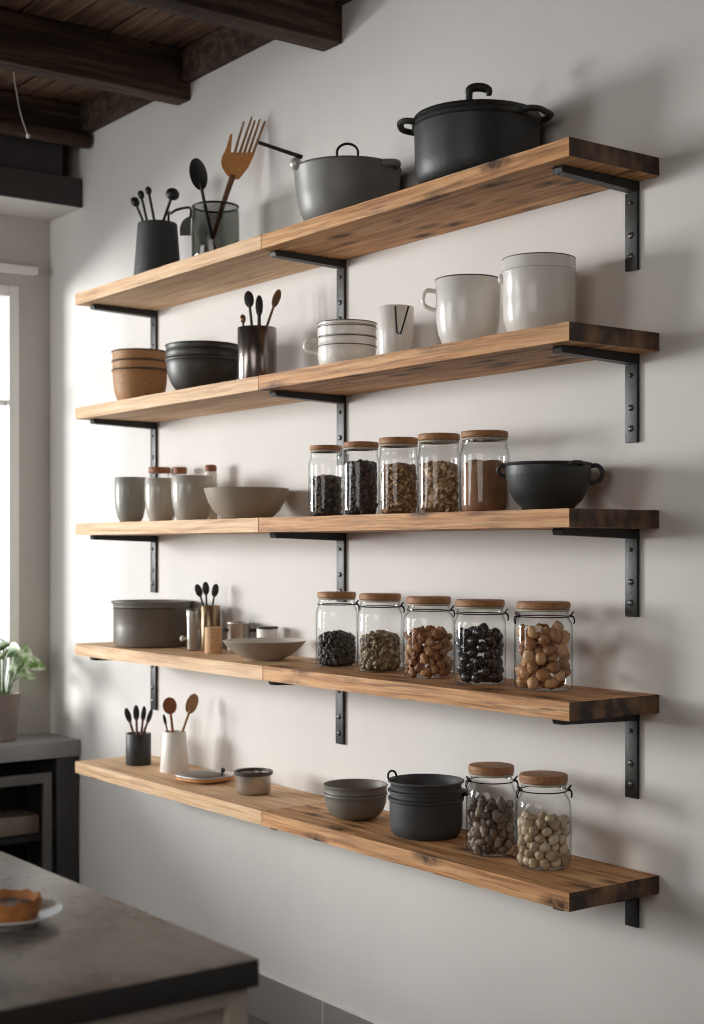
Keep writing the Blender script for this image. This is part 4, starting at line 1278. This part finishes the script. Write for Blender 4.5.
nn.append(nuts_in(3, d4, 0.13, 630, z, 'black_olive', 'glossy black olive inside the fourth clip jar on fourth shelf', 'olive', 'black olives in the fourth clip jar', 0.0262, M['olive'], (1.1, .93, .93), 0.2, 32, 0.08, 0.012))
nn.append(nuts_in(4, d4, 0.12, 627, z, 'hazelnut', 'round tan hazelnut inside the rightmost clip jar on fourth shelf', 'nut', 'hazelnuts in the rightmost clip jar', 0.0295, M['hazel'], (1.12, .95, .88), 0.25, 33, 0.09, 0.014))

# ------------------------------------------------------------------ BOTTOM SHELF
z = TIER[4]
d = 0.135
x, k = spot(138.5, d)
r = 12.6 * k; h = hgt(733.5, k) - z
t = thing('pen_cup', 'black cylinder cup of dark utensils, leftmost on bottom shelf', 'cup', (x, -d, z))
spin('cup_body', vessel([(r * 0.97, 0), (r, 0.003), (r, h)], 0.004), M['castdark'], t, 44)
B0 = Vector((x, -d, z + 0.008))
for (u, v, fu, tw, hw, lab) in ((128, 716, 142, -0.014, 3.0, 'black utensil leaning furthest left in the black cup'), (136.2, 713, 138, 0.0, 3.2, 'black utensil, tallest upright one in the black cup'),
                                (143.5, 713.5, 138, 0.013, 2.6, 'black utensil right of the tallest one in the black cup'), (149.5, 716.5, 134, -0.006, 2.4, 'black utensil leaning furthest right in the black cup')):
    utensil('cooking_utensil', lab, 'utensil', M['brownwood'], M['black'], (138.5, fu, tw, z + 0.008), (u, v), d, hw, 8, 0.0048, 'flat', 'utensils in the black cup')
# white tapered vase with wooden spoons
d = 0.115
x, k = spot(174.6, d)
r = 14.6 * k; h = hgt(732, k) - z
t = thing('utensil_vase', 'white tapered vase holding wooden spoons on the bottom shelf', 'vase', (x, -d, z))
spin('vase_body', vessel([(r * 0.96, 0), (r, 0.004), (r * 0.92, h * 0.4), (r * 0.78, h)], 0.005), M['whitematte'], t, 44)
B0 = Vector((x, -d, z + 0.009))
utensil('wooden_spoon', 'cherry brown wooden spoon leaning left in the white vase', 'spoon', M['redwood'], M['redwood'], (174.6, 177, 0.008, z + 0.009), (169.8, 705.5), d, 7, 8.6, 0.005, 'spoon')
utensil('wooden_spoon', 'lighter wooden spoon leaning right in the white vase', 'spoon', M['utwood2'], M['utwood2'], (174.6, 170, -0.008, z + 0.009), (192, 704), d, 6, 10.5, 0.005, 'spoon')
utensil('thin_stick', 'thin dark stick lowest at left inside the white vase', 'stick', M['brownwood'], M['black'], (174.6, 176, -0.004, z + 0.009), (164.8, 720), d, 1.6, 6, 0.0034, 'flat')
# plate with a grey lid on it
d = 0.135
x, k = spot(205, d)
r = 28.5 * k
t = thing('serving_plate', 'beige brown plate beside the metal bowl on bottom shelf', 'plate', (x, -d, z))
def sq(rr, zz, a):
    q = 1 + 0.06 * math.cos(4 * (a + 0.6)); return rr * q, zz
spin('plate_body', [(0, 0), (r * 0.6, 0), (r * 0.66, 0.003), (r * 0.9, 0.012), (r, 0.019), (r * 0.99, 0.0215), (r * 0.9, 0.018), (r * 0.66, 0.009), (0, 0.008)], M['taupe_in'], t, 64, wob=sq)
b = BM(); tube(b, [Vector((math.cos(a) * r * 0.93 * (1 + 0.06 * math.cos(4 * (a + .6))), math.sin(a) * r * 0.93 * (1 + 0.06 * math.cos(4 * (a + .6))), 0.011)) for a in [2 * PI * i / 48 for i in range(48)]], 0.004, 8, closed=True)
obj('brown_edge', b, M['utwood'], t, 'brown outer edge')
t = thing('pan_lid', 'grey round lid with tiny dark knob lying on beige plate', 'lid', (x, -d, z + 0.0092))
rl = r * 0.72
spin('lid_body', [(0, 0.016), (rl * 0.6, 0.015), (rl * 0.92, 0.0105), (rl, 0.007), (rl * 0.97, 0.005), (rl * 0.7, 0.0005), (0, 0)], M['greybowl'], t, 56)
kp = onY(225, 765, -0.10) - Vector((x, -d, z + 0.0092))
a = Vector((kp.x, kp.y, 0)).normalized()
b = BM(); tube(b, [a * rl * 0.9 + Vector((0, 0, 0.009)), a * rl * 0.96 + Vector((0, 0, 0.022))], 0.0035, 8, smooth=False); blob(b, a * rl * 0.97 + Vector((0, 0, 0.026)), ((1, 0, 0), (0, 1, 0), (0, 0, 1)), (0.0075, 0.0075, 0.0075)); obj('knob', b, M['castdark'], t, 'tiny dark knob')
# metal bowl
d = 0.137
x, k = spot(253.5, d)
r = 19.6 * k; h = hgt(771, k) - z
t = thing('metal_bowl', 'small brushed metal bowl with thick dark rim on bottom shelf', 'bowl', (x, -d, z))
spin('bowl_body', vessel([(r * 0.72, 0), (r * 0.82, 0.003), (r * 0.9, 0.012), (r * 0.90, h - 0.010), (r * 0.91, h - 0.005)], 0.003), M['smokesteel'], t, 52)
spin('rim', [(r * 0.9, -0.0085), (r * 0.97, -0.009), (r * 1.0, -0.005), (r * 1.0, 0), (r * 0.95, 0.002), (r * 0.86, 0), (r * 0.85, -0.007), (r * 0.9, -0.0085)], M['darkbowl'], t, 52, h, 'thick dark rim')
# grey bowls
nested('grey_bowl', 'bowl', ['grey stoneware bowl, lower of two on the bottom shelf', 'grey stoneware bowl, upper of two on the bottom shelf'], 355.5, 0.13, 32, (793, 784), z, M['greybowl'], 0.5, 'stacked grey bowls')
# dark nested pans
d = 0.125
x, k = spot(426, d)
r = 37.6 * k
zt = [hgt(v, k) for v in (797, 789.5, 780)]
t = thing('nesting_pot', 'dark grey pot at the bottom of the stack on bottom shelf', 'pot', (x, -d, z), 0, 'nested dark pots')
h = zt[0] - z
spin('pot_body', vessel([(r * 0.76, 0), (r * 0.84, 0.003), (r * 0.93, 0.012), (r * 0.965, 0.03), (r * 0.975, h - 0.008), (r * 1.01, h - 0.005), (r * 1.015, h)], 0.004), M['charcoal'], t, 72)
for i, lab in ((1, 'dark grey pan with side lug, middle of the pot stack'), (2, 'dark grey pan with wire ring, topmost of the pot stack')):
    band = zt[i] - zt[i - 1]
    q = r * (0.985 if i == 1 else 0.98)
    t = thing('nesting_pan', lab, 'pan', (x, -d, zt[i - 1] + 0.0022), 0, 'nested dark pots')
    b = BM()
    dp = 0.026
    ri = r * 0.90
    lathe(b, [(0, -dp), (ri * 0.8, -dp), (ri * 0.94, -dp * 0.6), (ri * 0.985, 0.0002), (q, 0.0004), (q * 0.96, 0.002), (q * 0.965, band * 0.6), (q * 0.99, band - 0.006), (q * 1.035, band - 0.005), (q * 1.035, band - .001), (q * 0.985, band - 0.0004), (ri * 0.99, band * 0.6), (ri * 0.955, -0.004), (ri * 0.9, -dp * 0.6), (ri * 0.75, -dp + 0.004), (0, -dp + 0.004)], 72)
    obj('pan_body', b, M['charcoal'], t)
    if i == 1:
        a = Vector((RX, RY, 0)); s = Vector((-a.y, a.x, 0))
        b = BM(); tube(b, arc(a * q * 0.99 - s * 0.018 + Vector((0, 0, band * 0.5)), a * q * 0.99 + s * 0.018 + Vector((0, 0, band * 0.5)), a * 0.012, 9), 0.007, 9); obj('side_lug', b, M['castdark'], t)
    else:
        ang = ALEFT + 0.35
        a = Vector((math.cos(ang), math.sin(ang), 0)); s = Vector((-a.y, a.x, 0))
        a = Vector((-RX, -RY, 0)); c = a * q * 0.92 + Vector((0, 0, band + 0.008))
        b = BM(); tube(b, [c + Vector((RX, RY, 0)) * 0.010 * math.cos(2 * PI * i2 / 24) + Vector((0, 0, 1)) * 0.012 * math.sin(2 * PI * i2 / 24) for i2 in range(24)], 0.0028, 8, closed=True); obj('wire_ring', b, M['iron'], t, 'black wire ring')
# two big jars
G5 = 'big jars on the bottom shelf'
d5 = []
for (u, d, hw, lw, vt, vb, lab) in ((491.3, 0.135, 25.4, 22.8, 764, 773, 'big jar of grey brown nuts beside dark pots, bottom shelf'), (543.5, 0.135, 27.8, 24.2, 773, 782, 'big jar of pale round nuts, rightmost on bottom shelf')):
    d5.append(make_jar(u, d, hw, lw, vt, vb, z, lab, 'shoulder', 2, G5))
nn.append(nuts_in(0, d5, 0.135, 802, z, 'brown_nut', 'grey brown nut inside the left big jar on bottom shelf', 'nut', 'grey brown nuts in the left big jar', 0.0225, M['almond'], (1.25, .9, .85), 0.3, 41, 0.14, 0.012))
nn.append(nuts_in(1, d5, 0.135, 817, z, 'pale_nut', 'pale round nut inside the right big jar on bottom shelf', 'nut', 'pale nuts in the right big jar', 0.0242, M['pale'], (1.15, .95, .9), 0.22, 42, 0.09, 0.012))
print('NUTS', nn)

# ------------------------------------------------------------------ ISLAND
IX, IY = 2.854, -1.399
t = thing('kitchen_island', 'dark stone topped kitchen island with pale panelled base in front', 'island', (IX - 0.8, IY - 0.6, 0))
o0 = Vector(t.location)
b = BM(); box(b, Vector((1.3, -2.9, ISL - 0.034)) - o0, Vector((IX, IY, ISL)) - o0, 0.003)
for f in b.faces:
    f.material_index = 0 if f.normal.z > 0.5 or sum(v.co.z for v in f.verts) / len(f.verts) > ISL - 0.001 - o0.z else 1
obj('worktop', b, [M['slab'], M['slabedge']], t, 'dark mottled stone worktop')
cx1, cy1 = IX - 0.013, IY - 0.007
b = BM(); box(b, Vector((1.35, -2.85, 0.08)) - o0, Vector((cx1 - 0.016, cy1 - 0.002, ISL - 0.0345)) - o0); obj('cabinet_body', b, M['cab'], t, smooth=False)
# end panels: stiles, rails and recessed fields on the end facing the viewer
ys = [cy1, cy1 - 0.46, cy1 - 0.92, cy1 - 1.38]
for ya, yb in zip(ys, ys[1:]):
    b = BM()
    x0, x1 = cx1 - 0.0155, cx1
    box(b, Vector((x0, ya - 0.030, 0.085)) - o0, Vector((x1, ya - 0.001, ISL - 0.036)) - o0, 0.002)
    box(b, Vector((x0, yb + 0.001, 0.085)) - o0, Vector((x1, yb + 0.030, ISL - 0.036)) - o0, 0.002)
    box(b, Vector((x0, yb + 0.030, ISL - 0.056)) - o0, Vector((x1, ya - 0.030, ISL - 0.036)) - o0, 0.002)
    box(b, Vector((x0, yb + 0.030, 0.085)) - o0, Vector((x1, ya - 0.030, 0.15)) - o0, 0.002)
    obj('panel_frame', b, M['cab'], t)
b = BM(); box(b, Vector((1.4, -2.8, 0)) - o0, Vector((cx1 - 0.05, cy1 - 0.05, 0.08)) - o0); obj('plinth', b, M['consdark'], t, smooth=False)
# plate and tart
pc = onZ(8, 914, ISL + 0.012)
kp = depth(pc) / F
r = 54 * kp
t = thing('dessert_plate', 'white porcelain plate under the tart on the island', 'plate', (pc.x, pc.y, ISL))
spin('plate_body', [(0, 0.003), (r * 0.45, 0.003), (r * 0.5, 0), (r * 0.56, 0), (r * 0.6, 0.004), (r * 0.82, 0.009), (r, 0.0155), (r * 0.995, 0.0175), (r * 0.82, 0.0125), (r * 0.6, 0.0075), (0, 0.007)], M['porcelain'], t, 72)
pr_ = 34 * kp
t = thing('tart', 'golden brown tart with uneven crust on the white plate', 'tart', (pc.x - 0.004, pc.y, ISL + 0.0078))
def crimp(rr, zz, a):
    f = min(1, max(0, (zz - 0.003) / 0.022))
    return rr * (1 + 0.018 * f * math.sin(13 * a)), zz + 0.0022 * f * math.sin(9 * a + 1) + 0.003 * f * noise.noise(Vector((math.cos(a) * 4, math.sin(a) * 4, 0)))
spin('crust', [(0, 0), (pr_ * 0.88, 0), (pr_ * 0.92, 0.002), (pr_ * 0.98, 0.012), (pr_ * 1.02, 0.023), (pr_ * 1.0, 0.0255), (pr_ * 0.93, 0.025), (pr_ * 0.86, 0.018), (pr_ * 0.84, 0.010), (0, 0.010)], M['crust'], t, 88, wob=crimp)
def lump(rr, zz, a):
    return rr, zz + 0.003 * noise.noise(Vector((rr * 70 * math.cos(a), rr * 70 * math.sin(a), 3)))
spin('filling', [(0, 0.0105), (pr_ * 0.80, 0.0105), (pr_ * 0.82, 0.015), (pr_ * 0.6, 0.019), (pr_ * 0.3, 0.018), (0, 0.019)], M['filling'], t, 60, wob=lump)

# ------------------------------------------------------------------ CONSOLE under the window
KX, KZ = -0.507, 0.70
t = thing('console_cabinet', 'grey stone topped console with dark openings below the window', 'console', (-0.645, -1.0, 0))
o0 = Vector(t.location)
B = lambda lo, hi, bev=0.003: box(BM(), Vector(lo) - o0, Vector(hi) - o0, bev)
obj('top_slab', B((WX + 0.002, -2.6, KZ - 0.06), (KX, -0.002, KZ), 0.004), M['cons'], t, 'pale grey stone top')
yp = onX(58, 800, KX).y
obj('end_post', B((WX + 0.01, yp, 0.0), (KX - 0.012, -0.003, KZ - 0.061)), M['consdark'], t)
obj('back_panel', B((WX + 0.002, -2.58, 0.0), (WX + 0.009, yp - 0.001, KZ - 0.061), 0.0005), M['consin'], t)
obj('bottom_board', B((WX + 0.012, -2.58, 0.0), (KX - 0.02, yp - 0.002, 0.06)), M['consdark'], t)
zb = onX(0, 841, KX - 0.02).z
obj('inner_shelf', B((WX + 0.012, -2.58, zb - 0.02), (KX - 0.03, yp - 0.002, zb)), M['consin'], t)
obj('end_post', B((WX + 0.01, -2.6, 0.0), (KX - 0.012, -2.582, KZ - 0.061)), M['consdark'], t)
# door frame set in the opening
ya, yb_ = onX(53, 800, KX).y, -1.2
za, zc = onX(20, 776, KX).z, 0.08
b = BM()
for lo, hi in (((KX - 0.028, ya - 0.032, zc), (KX - 0.008, ya, za)), ((KX - 0.028, yb_, zc), (KX - 0.008, yb_ + 0.032, za)), ((KX - 0.028, yb_ + 0.032, za - 0.036), (KX - 0.008, ya - 0.032, za)), ((KX - 0.028, yb_ + 0.032, zc), (KX - 0.008, ya - 0.032, zc + 0.03))):
    box(b, Vector(lo) - o0, Vector(hi) - o0, 0.002)
obj('door_frame', b, M['conframe'], t, 'grey door frame')
# stack of boards on the inner shelf
y1 = onX(41, 830, KX - 0.06).y
b = BM(); box(b, (-0.09, -0.36, 0.0), (0.06, 0.0, 0.066), 0.004)
o = obj('wooden_block', b, M['ashwood']); o.location = (-0.64, y1, zb + 0.001)
tag(o, 'pale brown wooden block on the dark shelf inside the console', 'block')
# potted plant
pp = onX(1, 735, -0.645)
t = thing('potted_plant', 'variegated green and white plant in taupe pot on console', 'plant', (-0.645, pp.y, KZ))
r = 19.5 * 5.25 / F
h = 47 * 5.25 / F
spin('pot', vessel([(r * 0.72, 0), (r * 0.76, 0.004), (r * 0.9, h * 0.55), (r * 1.0, h)], 0.006), M['pot'], t, 44)
spin('soil', [(0, h * 0.86), (r * 0.84, h * 0.86), (r * 0.85, h * 0.88), (0, h * 0.9)], M['soil'], t, 40)
rng = random.Random(5)
def leaf(t, base, tip, w, up):
    base, tip = Vector(base), Vector(tip)
    ax = tip - base; L_ = ax.length; ax.normalize()
    s = ax.cross(Vector(up)).normalized(); n_ = s.cross(ax)
    b = BM()
    rows = []
    for i in range(9):
        f = i / 8
        ww = w * math.sin(PI * min(1, f * 0.93 + 0.04)) ** 0.75 * (1 - 0.25 * f)
        c = base + ax * L_ * f - Vector((0, 0, 1)) * L_ * 0.22 * f * f
        rows.append([b.verts.new(c - s * ww + n_ * ww * 0.25), b.verts.new(c), b.verts.new(c + s * ww + n_ * ww * 0.25)])
    for a_, c_ in zip(rows, rows[1:]):
        for j in range(2): b.faces.new((a_[j], a_[j+1], c_[j+1], c_[j]))
    return obj('leaf', b, M['leaf'], t, ang=80)
for i in range(26):
    a = i * 2.4
    el = rng.uniform(0.2, 1.35)
    rad_ = rng.uniform(0.03, 0.075)
    b0 = Vector((math.cos(a) * 0.02, math.sin(a) * 0.02, h * 0.88))
    b1 = b0 + Vector((math.cos(a) * rad_ * math.cos(el), math.sin(a) * rad_ * math.cos(el), 0.05 + 0.16 * math.sin(el) * rng.uniform(.7, 1)))
    if b1.x < -0.075: b1.x = -0.06
    b = BM(); tube(b, [b0, b0.lerp(b1, 0.5) + Vector((0, 0, 0.015)), b1], 0.002, 6); st = obj('stem', b, M['stem'], t)
    tip = b1 + Vector((math.cos(a + rng.uniform(-.4, .4)) * 0.08, math.sin(a + rng.uniform(-.4, .4)) * 0.08, rng.uniform(-0.01, 0.04)))
    if tip.x < -0.10: tip.x = -0.09
    leaf(st, b1, tip, rng.uniform(0.036, 0.050), (rng.uniform(.3, .9), -0.6, 0.6))

# ------------------------------------------------------------------ light
w = bpy.data.worlds.new('World'); bpy.context.scene.world = w
w.use_nodes = True
nt = w.node_tree
bg = nt.nodes['Background']
tcw = nt.nodes.new('ShaderNodeTexCoord'); sx = nt.nodes.new('ShaderNodeSeparateXYZ')
rpw = nt.nodes.new('ShaderNodeValToRGB')
rpw.color_ramp.elements[0].position, rpw.color_ramp.elements[0].color = 0.35, (0.75, 0.78, 0.80, 1)
rpw.color_ramp.elements[1].position, rpw.color_ramp.elements[1].color = 0.75, (0.92, 0.96, 1.0, 1)
mr = nt.nodes.new('ShaderNodeMapRange'); mr.inputs['From Min'].default_value = -1
nt.links.new(tcw.outputs['Generated'], sx.inputs[0]); nt.links.new(sx.outputs['Z'], mr.inputs['Value'])
nt.links.new(mr.outputs[0], rpw.inputs['Fac']); nt.links.new(rpw.outputs['Color'], bg.inputs['Color'])
bg.inputs['Strength'].default_value = 1.05

def area(name, loc, target, sx_, sy_, power, col=(1, 1, 1), spread=180):
    l = bpy.data.lights.new(name, 'AREA'); l.shape = 'RECTANGLE'; l.size = sx_; l.size_y = sy_; l.energy = power; l.color = col
    l.spread = math.radians(spread)
    o = bpy.data.objects.new(name, l); C.objects.link(o); o.location = loc
    d = Vector(target) - Vector(loc)
    o.rotation_euler = d.to_track_quat('-Z', 'Y').to_euler()
    return o
# soft daylight entering by the window (its far half), and two added fill lamps on the room side
area('window_daylight', (-4.5, -4.6, 1.85), (1.2, -0.1, 1.5), 2.1, 1.7, 610, (1.0, 0.99, 0.98))
area('window_skylight', (WX - 0.22, -1.55, 1.62), (1.2, -0.9, 1.3), 1.7, 1.4, 5, (0.95, 0.98, 1.0))
area('front_fill', (-0.1, RY1 + 0.05, 1.7), (0.4, 0, 1.15), 1.9, 1.7, 70, (0.96, 0.99, 1.0))  # added fill lamp before the front wall, which has no window
area('room_fill', (3.8, -4.3, 2.2), (2.4, 0, 1.2), 2.6, 1.6, 36, (1.0, 0.95, 0.90))  # added warm fill lamp, unseen behind the camera

# ------------------------------------------------------------------ camera
cam = bpy.data.cameras.new('Camera'); co = bpy.data.objects.new('Camera', cam); C.objects.link(co)
co.location = (CX, CY, CZ)
co.rotation_euler = (PI / 2, 0, math.atan2(-FX, FY))
cam.sensor_width = 36; cam.sensor_fit = 'AUTO'
cam.lens = F / 1024 * 36
cam.shift_y = (HOR - 512) / 1024
cam.dof.use_dof = True
cam.dof.focus_distance = 3.25
cam.dof.aperture_fstop = 4.2
bpy.context.scene.camera = co
sc = bpy.context.scene
sc.view_settings.view_transform = 'Standard'
sc.view_settings.look = 'None'
sc.view_settings.exposure = 0.08
sc.cycles.use_denoising = True
sc.cycles.filter_width = 1.0
sc.cycles.max_bounces = 10
sc.cycles.transparent_max_bounces = 24
sc.cycles.caustics_reflective = False
sc.cycles.caustics_refractive = False
